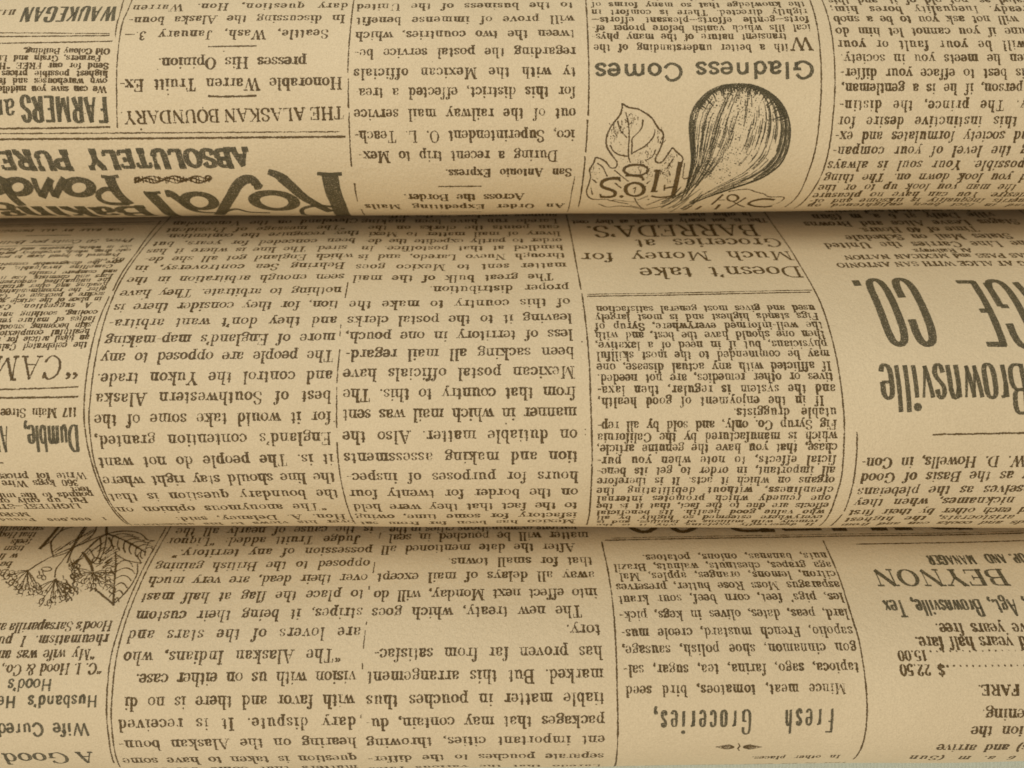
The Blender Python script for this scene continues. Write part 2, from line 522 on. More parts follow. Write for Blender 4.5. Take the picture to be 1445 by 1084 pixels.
def glyph(ch, st):
    key = (ch, st['key'])
    if key in _cache:
        return _cache[key]
    adv, spec = GS[ch] if (not st['serif'] and st['wf'] < 0.8 and ch in GS) else G.get(ch, G['.'])
    k = st['xh'] / 46.0
    kx = k * st['wf']
    thick, thin = st['thick'], st['thin']
    step = max(2.6, min(7.5, 6.5)) if st['xh'] > 14 else 3.2
    sl = st['slant']
    P, Vv, Fc, Ly = [], [], [], []
    off = 0
    layer = 0
    items = spec.split('/')
    for it in items:
        tok = it.split()
        kind = tok[0]
        v = [float(x) for x in tok[1:]]
        pts = np.array(v[:len(v) // 2 * 2]).reshape(-1, 2) * [kx, k]
        if ch.isupper() or ch.isdigit():
            pts = pts * [1, st['cap']]
        elif st['asc'] != 1.0:
            hi = pts[:, 1] > st['xh']
            pts[hi, 1] = st['xh'] + (pts[hi, 1] - st['xh']) * st['asc']
        pts[:, 0] += pts[:, 1] * sl
        parts = []
        if kind == 'v':
            if not st['serif']:
                continue
            kind = 't'
        if kind == 's':
            if not st['serif']:
                continue
            w = v[2] * kx * st['sw']
            x, y = pts[0]
            parts.append(ribbon(np.array([[x - w, y], [x + w, y]]), st['thin'] * 0.72))
        elif kind == 'o':
            r = v[2] * k * st['dot']
            if not st['serif'] and v[2] < 5.5 and ch not in ",;'\u201c\u201d":
                continue
            parts.append(blob(pts[0][0], pts[0][1], max(r, 0.2)))
        else:
            if kind in 'lt':
                segs = [straight(pts[i], pts[i + 1], step) for i in range(len(pts) - 1)]
            elif kind == 'r':
                segs = [catmull(pts, True, step)]
            else:
                segs = [catmull(pts, False, step)]
            for sg in segs:
                if kind == 't':
                    hw = (thin if st['serif'] else thick * st['tb']) / 2
                elif kind == 'l':
                    d = np.abs(sg[-1] - sg[0])
                    hw = (thick if d[1] > 0.25 * d[0] else thin) / 2
                else:
                    d = np.gradient(sg, axis=0)
                    d /= np.maximum(np.hypot(d[:, 0], d[:, 1]), 1e-9)[:, None]
                    lo = thin if st['serif'] else thick * st['tb']
                    hw = (lo + (thick * 1.06 - lo) * np.abs(d[:, 1]) ** 1.6) / 2
                parts.append(ribbon(sg, hw, kind == 'r'))
        for p, vv, f in parts:
            P.append(p)
            Vv.append(vv)
            Fc.append(f + off)
            Ly.append(np.full(len(p), layer))
            off += len(p)
            layer += 1
    r = (adv * kx + st['track'], np.vstack(P), np.concatenate(Vv), np.vstack(Fc), np.concatenate(Ly))
    _cache[key] = r
    return r


def style(xh, wf=1.0, thick=None, thin=None, serif=True, slant=0.0, cap=1.0, asc=1.0, track=0.0, tb=0.75,
          sw=1.0, dot=1.0, jit=0.25):
    thick = xh * 0.30 if thick is None else thick * (1.22 if serif else 1.06)
    thin = xh * 0.125 if thin is None else thin * 1.15
    d = dict(xh=xh, wf=wf, thick=thick, thin=max(thin, 0.8), serif=serif, slant=slant, cap=cap, asc=asc,
             track=track, tb=tb, sw=sw, dot=dot, jit=jit)
    d['key'] = tuple(d.values())
    return d


PX = 1.0 / F                   # one photograph pixel at depth 1
EPS0, EPSL = 1.1e-4, 1.3e-5    # height of the ink film above the paper, and between strokes


class Print:
    """one printed block (a column, a headline, a drawing) gathered into one mesh"""

    def __init__(self, roll, name):
        self.roll, self.name = roll, name
        self.X, self.S, self.E, self.V, self.F = [], [], [], [], []
        self.off = 0
        self.count = 0

    def add(self, X, S, layer, vals, faces):
        self.X.append(X)
        self.S.append(S)
        self.E.append(EPS0 + layer * EPSL)
        self.V.append(vals)
        self.F.append(faces + self.off)
        self.off += len(X)

    def line(self, text, y, xs, xe, st, slope=-0.014, centre=True, fit='just'):
        """text reads from the photo's right (xs) to its left (xe); y = middle of the x-height at mid line"""
        xm = (xs + xe) / 2
        X0, S0 = self.roll.at(xs, y + slope * (xs - xm))
        X1, S1 = self.roll.at(xe, y + slope * (xe - xm))
        if centre:
            h = st['xh'] * (0.5 if centre is True else centre)
            S0 -= h * PX
            S1 -= h * PX
        W = (X0 - X1) / PX
        gl = [(None if ch == ' ' else glyph(ch, st)) for ch in text]
        nat = sum(g[0] for g in gl if g)
        nsp = sum(1 for g in gl if g is None)
        space = st['xh'] * 0.5 * st['wf']
        for _ in range(2):
            q = W / (nat + nsp * space)
            if st['track'] and q > 1:
                break
            if (nsp == 0 and abs(q - 1) > 0.02) or q < 0.98:
                st = dict(st, wf=round(st['wf'] * q, 2), track=0.0)
                st['key'] = tuple(v for k_, v in st.items() if k_ != 'key')
                gl = [(None if ch == ' ' else glyph(ch, st)) for ch in text]
                nat = sum(g[0] for g in gl if g)
                space = st['xh'] * 0.5 * st['wf']
        stretch = 1.0
        extra = 0.0
        if nsp:
            sp = (W - nat) / nsp
            if sp < space:
                stretch = W / (nat + nsp * space)
                sp = space * stretch
            elif sp > space * 2.2:
                rest = (sp - space * 2.2) * nsp
                extra = rest * 0.75 / max(1, len(gl) - 1)
                sp = (W - nat - extra * (len(gl) - 1)) / nsp
        else:
            sp = 0
            if st['track']:
                extra = (W - nat) / max(1, len(gl) - 1)
            else:
                stretch = W / nat if nat else 1
        x = 0.0
        for g in gl:
            if g is None:
                x += sp + extra
                continue
            adv, P, Vv, Fc, Ly = g
            jx = rng.uniform(-1, 1) * st['jit']
            jy = rng.uniform(-1, 1) * st['jit']
            u = x + P[:, 0] * stretch + jx
            v = P[:, 1] + jy
            t = u / W
            Xw = X0 - u * PX
            Sw = S0 + (S1 - S0) * t + v * PX
            self.add(Xw, Sw, Ly, Vv + rng.uniform(-0.32, 0.16), Fc)
            x += adv * stretch + extra

    def stroke(self, pts, w, curve=True, closed=False, w1=None, wob=0.0, sides=None):
        """a stroke given by points seen in the photograph, laid on the roll; w in pixels"""
        q = np.array([self.roll.at(x, y) for x, y in pts]) / PX
        if curve and len(q) > 2:
            c = catmull(q, closed, 4.0)
        else:
            c = np.vstack([straight(q[i], q[i + 1], 5.0)[(0 if i == 0 else 1):] for i in range(len(q) - 1)])
        if wob:
            c = c + np.array([[rng.uniform(-wob, wob), rng.uniform(-wob, wob)] for _ in range(len(c))])
        w = w + 0.45
        hw = np.full(len(c), w / 2.0) if w1 is None else np.linspace(w / 2.0, (w1 + 0.35) / 2.0, len(c))
        if sides is not None:      # heavier where the stroke runs up and down
            d = np.gradient(c, axis=0)
            d /= np.maximum(np.hypot(d[:, 0], d[:, 1]), 1e-9)[:, None]
            hw = (w + (sides - w) * np.abs(d[:, 1]) ** 1.5) / 2.0
        p, v, f = ribbon(c, hw, closed)
        self.count += 1
        self.add(p[:, 0] * PX, p[:, 1] * PX, np.full(len(p), self.count % 23), v, f)

    def dot(self, x, y, r):
        X, S = self.roll.at(x, y)
        p, v, f = blob(X / PX, S / PX, r)
        self.count += 1
        self.add(p[:, 0] * PX, p[:, 1] * PX, np.full(len(p), self.count % 23), v, f)

    def ring(self, cx, cy, rx, ry, w, a0=0, a1=360, rot=0, w1=None, sides=None):
        n = 16
        pts = []
        for i in range(n + (0 if a1 - a0 >= 360 else 1)):
            a = math.radians(a0 + (a1 - a0) * i / n)
            x, y = rx * math.cos(a), ry * math.sin(a)
            r = math.radians(rot)
            pts.append((cx + x * math.cos(r) - y * math.sin(r), cy + x * math.sin(r) + y * math.cos(r)))
        self.stroke(pts, w, True, a1 - a0 >= 360, w1, sides=sides)

    def build(self, parent, mat=None, label=None):
        if not self.X:
            return None
        X, S, E, V = (np.concatenate(a) for a in (self.X, self.S, self.E, self.V))
        S = np.clip(S, 0.001, self.roll.s[-1] - 0.001)
        W = self.roll.world(X, S, E)
        Fa = np.vstack(self.F)
        tri = Fa[:, 2] == Fa[:, 3]
        faces = [tuple(r) for r in Fa[~tri].tolist()] + [tuple(r[:3]) for r in Fa[tri].tolist()]
        o = mesh_obj(self.name, W, faces, mat or INK, parent, V)
        if label:
            o['label'] = label
        return o


def edge(pairs):
    p = sorted(pairs)
    ys, xs = [a for a, b in p], [b for a, b in p]
    return lambda y: float(np.interp(y, ys, xs))


def column(roll, parent, rows, st, right=None, left=None, slope=-0.014, name="text_column", mat=None, centre=True, label=None):
    """rows: (y, text) or (y, text, xs) or (y, text, xs, xe); None falls back on the column's edges"""
    b = Print(roll, name)
    for r in rows:
        y, text = r[0], r[1]
        xs = r[2] if len(r) > 2 and r[2] is not None else right(y)
        xe = r[3] if len(r) > 3 and r[3] is not None else left(y)
        b.line(text, y, xs, xe, st, slope, centre)
    return b.build(parent, mat, label)


def rule(roll, parent, pts, w, curve=True, name="column_rule", wob=0.12, w2=None):
    b = Print(roll, name)
    b.stroke(pts, w, curve, wob=wob)
    return b.build(parent)


def rules(roll, parent, segs, w, name="column_rule"):
    b = Print(roll, name)
    for s in segs:
        b.stroke(s, w, True, wob=0.12)
    return b.build(parent)


# ------------------------------------------------------------------ setting
t_v = [(-1.2, -1.2, 0), (1.2, -1.2, 0), (1.2, 1.2, 0), (-1.2, 1.2, 0)]
tb = mesh_obj("table_surface", t_v, [(0, 1, 2, 3)], make_cloth(), smooth=False)
tb['kind'] = 'structure'

# ------------------------------------------------------------------ TOP ROLL
R1 = build_roll(TOP, "uppermost tan paper roll printed with the big round fig drawing and leaf")
BODY = style(10.8, 1.0)
BODY_T = style(9.7, 1.06, thick=2.45, thin=1.0, sw=1.3, asc=1.35, cap=1.12)
e3r = edge([(7, 808), (27, 810), (48, 811), (73, 812), (101, 812.6), (160, 812.6), (190, 811), (242, 807)])
e3l = edge([(7, 503), (27, 503), (48, 501), (73, 500.4), (101, 499.4), (160, 499.4), (190, 500), (218, 506)])
column(TOP, R1, [
    (-9, "States and all correspondents"),
    (7.6, "to the business of the United"), (27, "will prove of immense benefit"),
    (47.8, "tween the two countries, which"), (72.7, "regarding the postal service be-"),
    (101, "ty with the Mexican officials"), (128.7, "for this district, effected a trea-"),
    (159, "out of the railway mail service"), (189.6, "ico, Superintendent O. L. Teach-"),
    (218, "During a recent trip to Mex-", 786.6)], BODY_T, e3r, e3l, -0.006)
HB = style(8.6, 1.02, thick=2.9, thin=1.1)
column(TOP, R1, [(242, "San Antonio Express.", 807, 629)], HB, slope=-0.006, name="byline")
column(TOP, R1, [(276.5, "Across the Border.", 740.6, 570), (290, "An Order Expediting Mails", 797, 515)],
       style(10.5, 1.05, thick=3.2, thin=1.2), slope=-0.004, name="headline")
rule(TOP, R1, [(619, 262.3), (650, 262), (679, 262)], 1.6, name="dash_rule")
rule(TOP, R1, [(622, 298.2), (650, 298), (679, 298)], 1.0, name="dash_rule")

column(TOP, R1, [(8.7, "dary question, Hon. Warren", 491, 187), (26, "In discussing the Alaska boun-", 487, 182),
                 (47, "Seattle, Wash, January 3.\u2014", 463.7, 176)], BODY_T, slope=-0.012)
column(TOP, R1, [(86, "presses His Opinion.", 432.5, 223), (116, "Honorable Warren Truitt Ex-", 482.7, 169)],
       style(10.6, 1.1, thick=3.1, thin=1.2, sw=1.3, asc=1.35, cap=1.12), slope=-0.012, name="headline")
column(TOP, R1, [(163, "THE ALASKAN BOUNDARY.", 486, 169.5)], style(11.8, 1.06, thick=2.9, thin=1.2), slope=-0.022,
       name="headline", centre=0.74)
rule(TOP, R1, [(294, 66.3), (330, 65.6), (361.6, 65)], 1.7, name="dash_rule")
rule(TOP, R1, [(294, 135.6), (316, 136.4), (361.6, 135.2)], 1.9, name="dash_rule")
rule(TOP, R1, [(-20, 188.6), (120, 188.2), (240, 187.4), (479, 186)], 1.0, name="cross_rule", wob=0.3)
rule(TOP, R1, [(-20, 196.8), (240, 195.2), (487, 193)], 2.4, name="cross_rule")

# left advertisement
ITAL = style(20.5, 0.60, thick=5.4, serif=False, cap=1.08, tb=0.6)
column(TOP, R1, [(19, "WAUKEGAN", 165, 30)], ITAL, slope=-0.01, name="headline", mat=INKB, centre=0.78)
column(TOP, R1, [(17, "ILLIN", 22, -14)], style(7.5, 0.9, thick=2.6, serif=True), slope=-0.01, name="small_print", centre=0.7)
rule(TOP, R1, [(-20, 46), (60, 46.5), (154, 47.2)], 1.0, name="cross_rule", wob=0.3)
rule(TOP, R1, [(-20, 51.6), (60, 51), (154, 50)], 1.6, name="cross_rule")
rule(TOP, R1, [(-20, 61), (60, 60), (158, 58)], 1.7, name="cross_rule")
SB = style(6.2, 1.12, thick=2.3, thin=0.9)
column(TOP, R1, [(71, "Old Colony Building,", 155, 33), (81, "Farmers, Grain and Li", 142, -2),
                 (91.7, "Send for our FREE \u201cH", 153, -2), (103, "highest possible prices", 152, 2),
                 (113.5, "own warehouses and fa", 151, -3), (124.8, "We can save you middle", 150.5, -3)],
       SB, slope=0.004, name="small_print")
column(TOP, R1, [(154, "FARMERS", 152, 29)], style(22.5, 0.54, thick=6.3, serif=False, cap=1.08, tb=0.62),
       slope=0.012, name="headline", mat=INKB, centre=0.80)
column(TOP, R1, [(151, "an", 21, -14)], style(22, 0.55, thick=4.6, serif=False, tb=0.62),
       slope=0.0, name="headline", mat=INKB, centre=0.5)
rule(TOP, R1, [(-20, 181.8), (60, 181), (155, 179.4)], 1.8, name="cross_rule")

# ABSOLUTELY PURE
ORN = style(14.8, 0.98, thick=7.8, thin=5.0, cap=1.15, slant=-0.06, sw=1.25)
column(TOP, R1, [(223.5, "ABSOLUTELY", 352, 121)], ORN, slope=-0.012, name="headline", mat=INKB, centre=0.78)
column(TOP, R1, [(226, "PURE", 98.6, -4)], ORN, slope=-0.008, name="headline", mat=INKB, centre=0.78)


def crop(x0, y0, s):
    return lambda pts: [(x0 + x / s, y0 + y / s) for x, y in pts]


# the big curled advertisement word
c = crop(0, 200, 2.89)
b = Print(TOP, "display_word")
b.stroke(c([(1343, 130), (1350, 165), (1362, 215), (1382, 262), (1405, 304)]), 25)
b.stroke(c([(1294, 131), (1345, 135), (1393, 131)]), 5.5)
b.stroke(c([(1094, 124), (1130, 137), (1160, 158)]), 9, w1=18)
b.stroke(c([(1150, 150), (1190, 185), (1240, 228), (1300, 262), (1350, 285)]), 18, w1=15)
b.stroke(c([(1362, 266), (1290, 262), (1240, 272), (1232, 288), (1262, 300), (1400, 303)]), 7)
b.ring(*c([(1118, 244)])[0], 28.5, 11.5, 11, rot=5, sides=19)
b.stroke(c([(1046, 178), (1032, 158), (1000, 156), (968, 180), (942, 225), (918, 266), (893, 302)]), 15, w1=17)
b.stroke(c([(1058, 172), (1052, 184), (1036, 186)]), 11)
b.stroke(c([(905, 294), (960, 278), (1020, 290), (1100, 292)]), 6)
b.ring(*c([(812, 247)])[0], 21, 10.5, 10.5, rot=7, sides=17)
b.stroke(c([(675, 214), (700, 218), (735, 244), (775, 276), (820, 291), (880, 294)]), 16, w1=7)
b.stroke(c([(612, 212), (640, 243), (672, 276), (718, 306)]), 20)
b.stroke(c([(586, 209), (620, 211), (652, 209)]), 5)
b.build(R1, INKB)
b = Print(TOP, "display_word")
b.stroke(c([(446, 145), (460, 180), (488, 222), (530, 256)]), 16)
b.stroke(c([(413, 142), (445, 146), (482, 142)]), 5)
b.stroke(c([(462, 196), (428, 194), (402, 212), (410, 238), (450, 253), (525, 256)]), 8.5)
b.ring(*c([(322, 187)])[0], 17.5, 10.8, 9.5, rot=5, sides=16)
b.stroke(c([(262, 150), (242, 188), (224, 226)]), 10)
b.stroke(c([(224, 226), (206, 190), (202, 158)]), 8)
b.stroke(c([(208, 152), (188, 190), (172, 228)]), 10)
b.stroke(c([(172, 226), (150, 190), (136, 150)]), 8)
b.ring(*c([(72, 186)])[0], 15.5, 10.2, 9.5, rot=5, sides=15)
b.stroke(c([(16, 150), (28, 188), (52, 228), (92, 262)]), 14)
b.ring(*c([(-22, 180)])[0], 14, 10.5, 10, sides=15)
b.build(R1, INKB)
# the word above it, rolling out of sight
b = Print(TOP, "display_word")
b.line("Baking", 293.5, 207, -14, style(34, 1.1, thick=13.0, thin=6.0, cap=0.95), -0.010, 0.0)
b.build(R1, INKB)
# curly ribbon ornament
b = Print(TOP, "ornament")
for k, (dy, ph) in enumerate(((0, 0), (9, 1.3), (17, 2.6))):
    pts = [(548 + i * 11, 148 + dy + 6 * math.sin(i * 0.75 + ph)) for i in range(29)]
    b.stroke(c(pts), 1.9)
for i in range(24):
    x = 552 + i * 13 + rng.uniform(-3, 3)
    b.stroke(c([(x, 145 + rng.uniform(-3, 4)), (x + rng.uniform(-9, 9), 168 + rng.uniform(-4, 4))]), 1.4)
b.ring(*c([(560, 156)])[0], 4, 3.2, 1.8)
b.ring(*c([(848, 150)])[0], 4.5, 3.2, 1.8)
b.build(R1)

# fourth column
column(TOP, R1, [
    (-4.5, "humanity and the pleasure of", 1131, 834),
    (6, "the knowledge that so many forms of", 1135, 834.6), (16.6, "rightly directed. There is comfort in", 1139, 834.6),
    (27.3, "forts\u2014gentle efforts\u2014pleasant efforts\u2014", 1141, 834.6),
    (39, "ical ills which vanish before proper ef-", 1143.5, 835),
    (51.2, "transient nature of the many phys-", 1110, 835),
    (66.5, "ith a better understanding of the", 1112, 838)], style(8.3, 0.98, thick=2.15, thin=0.9), slope=-0.004)
column(TOP, R1, [(62, "W", 1147, 1114)], style(14.5, 0.85, thick=3.2, thin=1.4), slope=0, name="drop_capital", centre=0.74)
GL = style(17.0, 1.0, thick=4.7, serif=False, tb=0.82)
column(TOP, R1, [(95.5, "Gladness", 1149.4, 981)], GL, slope=-0.006, name="headline", mat=INKB)
column(TOP, R1, [(98, "Comes", 964.7, 839)], GL, slope=-0.006, name="headline", mat=INKB)

# fifth column
e5l = edge([(1, 1168), (12, 1171.6), (26, 1176), (43, 1179), (62, 1181), (81, 1186), (101, 1185.5), (123, 1188), (147, 1184.5),
            (170, 1182), (191, 1178.6), (212, 1175), (232, 1168), (250, 1163), (265, 1155), (276, 1146.7), (284, 1142), (290, 1139)])
column(TOP, R1, [
    (0.5, "rated as, not old of it, and this", 1450), (12.5, "ready. Inequality bores him;", 1450),
    (26.5, "will not ask you to be a snob", 1436.7), (43.3, "tune if you cannot let him do", 1454),
    (61.8, "will be your fault or your", 1448), (81.3, "then he meets you in society.", 1462),
    (101.7, "his best to efface your differ-", 1458), (123, "person, if he is a gentleman,", 1444),
    (147, "y. The prince, the distin-", 1450), (170, "this instinctive desire for", 1436),
    (191, "nd society formulates and ex-", 1452), (212, "g the level of your compan-", 1450),
    (232.3, "possible. Your soul is always", 1446), (250, "d you look down on. The thing", 1450),
    (264.3, "the man you look up to or the", 1434), (275.2, "desire. You can have no pleasure", 1448),
    (283.4, "merits Inequality is irksome and of-", 1450), (289.6, "and in fact been enlightened on", 1450)],
    style(9.8, 0.97, thick=2.4, thin=1.0, sw=1.2, asc=1.2), None, e5l, -0.002)

# column rules, top roll
rules(TOP, R1, [[(176.5, -6), (170, 16), (164.5, 35), (162.6, 52)]], 1.2)
rules(TOP, R1, [[(190, -8), (181, 13), (173, 31), (166.8, 69), (164.3, 104), (164.4, 140), (165.6, 180)]], 1.3)
rules(TOP, R1, [[(500, -4), (495, 35), (492.5, 62), (490.8, 102)], [(491.4, 111), (491.2, 130), (491.6, 152)],
                [(492.5, 159), (493.6, 200), (496, 235)], [(500.4, 259), (502, 272), (504.6, 284)], [(510, 295), (515, 303)]], 1.3)
rules(TOP, R1, [[(826, -4), (830, 69), (831, 114), (830, 163)], [(829, 169.6), (828, 192), (826.4, 214.5)],
                [(825.7, 221), (822, 258), (816, 292)]], 1.6)
rules(TOP, R1, [[(811, 249), (806, 275), (800.5, 299)]], 1.0)
rules(TOP, R1, [[(1141, -4), (1151, 27.7), (1156.8, 69), (1158.8, 110.7), (1156.8, 159), (1151, 207.6), (1138.8, 249),
                 (1125, 277), (1107.6, 292)]], 1.5)
rules(TOP, R1, [[(1158, -4), (1170, 31), (1176, 69), (1177.7, 131), (1175, 166), (1170, 208), (1161, 242), (1146, 270), (1121, 294)]], 1.6)

# fig drawing
c = crop(960, 100, 5.418)
Lp = c([(0, 990), (40, 900), (66, 800), (84, 690), (80, 590), (70, 480), (74, 370), (108, 275), (190, 180), (290, 122), (400, 102), (470, 100)])
Rp = c([(0, 1050), (180, 975), (380, 905), (560, 845), (680, 785), (775, 700), (822, 590), (840, 480), (828, 370), (780, 262), (700, 180), (600, 125), (520, 103), (470, 100)])


def resamp(p, n):
    q = catmull(np.array(p), False, 2.0)
    s = np.concatenate([[0], np.cumsum(np.hypot(*np.diff(q, axis=0).T))])
    t = np.linspace(0, s[-1], n)
    return np.stack([np.interp(t, s, q[:, 0]), np.interp(t, s, q[:, 1])], 1)


LL, RR = resamp(Lp, 61), resamp(Rp, 61)
b = Print(TOP, "fig_drawing")
b.stroke([tuple(x) for x in LL[::3]], 1.6)
b.stroke([tuple(x) for x in RR[::3]], 1.8)
frng = random.Random(21)


def figpt(f, i):
    a = LL[i] * (1 - f) + RR[i] * f
    return a


def crown(f, i):          # bulge the meridians so they run up into the crown
    k = i / 60.0
    p = figpt(f, i)
    return (p[0], p[1])


for k in range(52):
    f = frng.random() ** 1.3 * 0.46
    i0 = frng.randint(2, 30)
    i1 = min(59, i0 + frng.randint(8, 30))
    pts = [crown(f, i) for i in range(i0, i1, 3)]
    if len(pts) > 2:
        b.stroke(pts, frng.uniform(0.4, 1.3), w1=frng.uniform(0.2, 1.0), wob=0.45)
for k in range(34):
    f = 1 - frng.random() ** 1.8 * 0.24
    i0 = frng.randint(2, 40)
    i1 = min(59, i0 + frng.randint(8, 26))
    pts = [crown(f, i) for i in range(i0, i1, 3)]
    if len(pts) > 2:
        b.stroke(pts, frng.uniform(0.6, 1.6), w1=frng.uniform(0.3, 1.2), wob=0.45)
# dark right flank and crown
for k in range(6):
    f = 1 - 0.017 * k - 0.004
    pts = [crown(f, i) for i in range(18 + k * 2, 58, 3)]
    b.stroke(pts, 1.5, wob=0.6)
for k in range(5):
    pts = [crown(0.012 + 0.011 * k, i) for i in range(6, 44 - 4 * k, 3)]
    b.stroke(pts, 1.5, wob=0.3)
cr = resamp(c([(120, 262), (200, 178), (300, 122), (420, 103), (520, 104), (620, 134), (710, 190), (785, 275), (828, 380)]), 40)
ctr = np.array(c([(440, 480)])[0])
for k in range(40):
    for r_ in range(3):
        p = cr[k]
        d = (ctr - p) / np.hypot(*(ctr - p))
        o1 = frng.uniform(0.4, 4)
        ln = frng.uniform(4, 12) * (1 + 0.5 * math.sin(k * 1.9))
        q = p + d * o1
        q2 = q + d * ln + np.array([frng.uniform(-3, 1.0), 0])
        b.stroke([tuple(q), tuple((q + q2) / 2 + [frng.uniform(-.5, .5), 0]), tuple(q2)], frng.uniform(1.4, 2.6), w1=0.5)
for j in range(2):
    b.stroke([tuple(x + (ctr - x) / np.hypot(*(ctr - x)) * (1.5 + 2.3 * j)) for x in cr[::2]], 2.4, wob=0.4)
for k in range(60):          # pale centre: broken meridians
    f = frng.uniform(0.25, 0.82)
    i0 = frng.randint(24, 52)
    pts = [crown(f, i) for i in range(i0, min(59, i0 + frng.randint(4, 9)), 2)]
    if len(pts) > 1:
        b.stroke(pts, frng.uniform(0.6, 1.1), w1=0.4)
for k in range(1500):
    i = frng.randint(14, 57)
    f = min(0.96, max(0.04, frng.gauss(0.36, 0.25)))
    p = figpt(f, i)
    b.dot(p[0] + frng.uniform(-1, 1), p[1] + frng.uniform(-1, 1), frng.uniform(-0.1, 0.85))
# frayed stem end
for k in range(18):
    x0, y0 = 958 + frng.uniform(-14, 20), 284 + frng.uniform(-16, 8)
    b.stroke([(x0 - 13, y0 + 7), (x0, y0), (x0 + 14, y0 - frng.uniform(9, 15))], frng.uniform(0.8, 2.6), w1=0.7)
b.build(R1, INKB)

# fig leaf with lettering
c = crop(820, 130, 6.375)
b = Print(TOP, "leaf_drawing")
LW = 1.9
b.stroke(c([(370, 105), (365, 160), (345, 215), (290, 280), (240, 370), (225, 450), (240, 510), (280, 570), (322, 630), (312, 675),
            (265, 680), (235, 640), (190, 605), (130, 585)]), LW)
b.stroke(c([(130, 585), (110, 640), (78, 700), (85, 760), (68, 830), (50, 890), (62, 935), (110, 962), (240, 962), (262, 980),
            (300, 965), (420, 980), (520, 985)]), LW, w1=1.0)
b.stroke(c([(370, 105), (430, 140), (500, 150), (570, 185), (640, 240), (690, 322), (735, 365), (736, 430), (712, 510), (670, 590),
            (672, 625), (700, 637), (735, 620), (775, 565), (820, 500)]), LW)
b.stroke(c([(820, 500), (868, 545), (914, 590), (908, 630), (890, 690)]), LW)
for s in ([(400, 185), (425, 280), (432, 400), (425, 520), (428, 590), (442, 630)], [(458, 420), (455, 560)],
          [(330, 260), (350, 340), (410, 410)], [(555, 250), (540, 330), (460, 415)],
          [(665, 340), (650, 400), (580, 480), (450, 555)], [(260, 480), (300, 540), (360, 568), (420, 575)],
          [(670, 520), (640, 580), (580, 612)], [(145, 640), (190, 670), (235, 755)], [(300, 702), (360, 750), (425, 800)],
          [(480, 945), (500, 990), (545, 1035), (580, 1050), (600, 1045)],
          [(160, 1005), (240, 1030), (340, 1020), (470, 1030), (560, 1050)], [(240, 965), (330, 985), (420, 1000)],
          [(620, 795), (590, 820)], [(100, 780), (140, 815)], [(305, 815), (360, 860)], [(930, 640), (915, 770), (960, 770), (1010, 750)],
          [(510, 965), (600, 930)], [(590, 1010), (720, 960), (830, 940)], [(440, 1015), (600, 1040), (800, 1000)],
          [(90, 860), (100, 920)], [(770, 690), (800, 640), (830, 600)]):
    b.stroke(c(s), 1.4)
for x, y, n in ((450, 260, 22), (370, 340, 16), (300, 340, 12), (270, 420, 8), (360, 490, 6), (570, 460, 4), (520, 600, 16), (390, 640, 8),
                (700, 400, 6), (640, 560, 8), (790, 610, 14), (760, 720, 18), (600, 760, 14), (470, 680, 8), (120, 740, 12), (620, 700, 10)):
    for k in range(int(n * 1.6)):
        qx, qy = c([(x + frng.gauss(0, 26), y + frng.gauss(0, 38))])[0]
        b.dot(qx, qy, frng.uniform(0.0, 0.7))
for k in range(70):
    x, y = frng.choice([(450, 250), (300, 330), (370, 330), (720, 420), (600, 580), (800, 600), (110, 720), (760, 740), (540, 650)])
    x += frng.gauss(0, 24)
    y += frng.gauss(0, 45)
    b.stroke(c([(x, y), (x + frng.uniform(-14, 14), y + frng.uniform(16, 40))]), 0.5, w1=0.1)
b.build(R1)
b = Print(TOP, "leaf_lettering")
b.stroke(c([(892, 630), (862, 780), (828, 925)]), 7.0)
b.stroke(c([(632, 932), (720, 942), (850, 925)]), 3.2)
b.stroke(c([(745, 862), (790, 856), (835, 848)]), 2.6)
b.stroke(c([(752, 832), (746, 880)]), 2.0)
b.stroke(c([(692, 700), (672, 800), (648, 890)]), 6.6)
b.stroke(c([(655, 705), (712, 705)]), 2.6)
b.stroke(c([(628, 890), (685, 890)]), 2.6)
b.ring(*c([(492, 700)])[0], 17.0, 7.6, 3.0, sides=4.6)
b.stroke(c([(400, 748), (470, 748), (540, 760), (560, 790)]), 3.4)
b.ring(*c([(482, 872)])[0], 13.0, 9.2, 3.6, sides=6.2)
b.dot(*c([(362, 936)])[0], 3.6)
b.stroke(c([(470, 870), (490, 850), (478, 905)]), 1.2)
b.stroke(c([(345, 775), (270, 775), (195, 800), (185, 845), (250, 872), (305, 895), (295, 930), (240, 942), (175, 940)]), 5.0)
b.stroke(c([(345, 765), (350, 800)]), 2.2)
b.stroke(c([(172, 915), (175, 942)]), 2.2)
b.dot(*c([(605, 960)])[0], 1.6)
c = crop(960, 100, 5.418)
b.stroke(c([(370, 920), (440, 908), (520, 905), (580, 925), (640, 940), (680, 962), (790, 965), (765, 1000), (700, 1025), (640, 1045)]), 1.2)
b.ring(*c([(400, 970)])[0], 7.6, 4.6, 3.2)
b.stroke(c([(325, 945), (290, 975), (240, 1018)]), 3.2)
b.stroke(c([(280, 985), (340, 985)]), 1.4)
b.stroke(c([(718, 985), (640, 978), (560, 992), (522, 1015), (580, 1035), (660, 1038), (700, 1034)]), 4.4)
b.stroke(c([(500, 968), (440, 1005), (360, 1048)]), 2.8)
b.stroke(c([(405, 1000), (450, 1025), (490, 1040)]), 2.2)
b.stroke(c([(300, 1020), (268, 1056)]), 4)
b.stroke(c([(160, 1030), (120, 1056)]), 4)
b.stroke(c([(80, 1030), (30, 1056)]), 4)
b.build(R1)
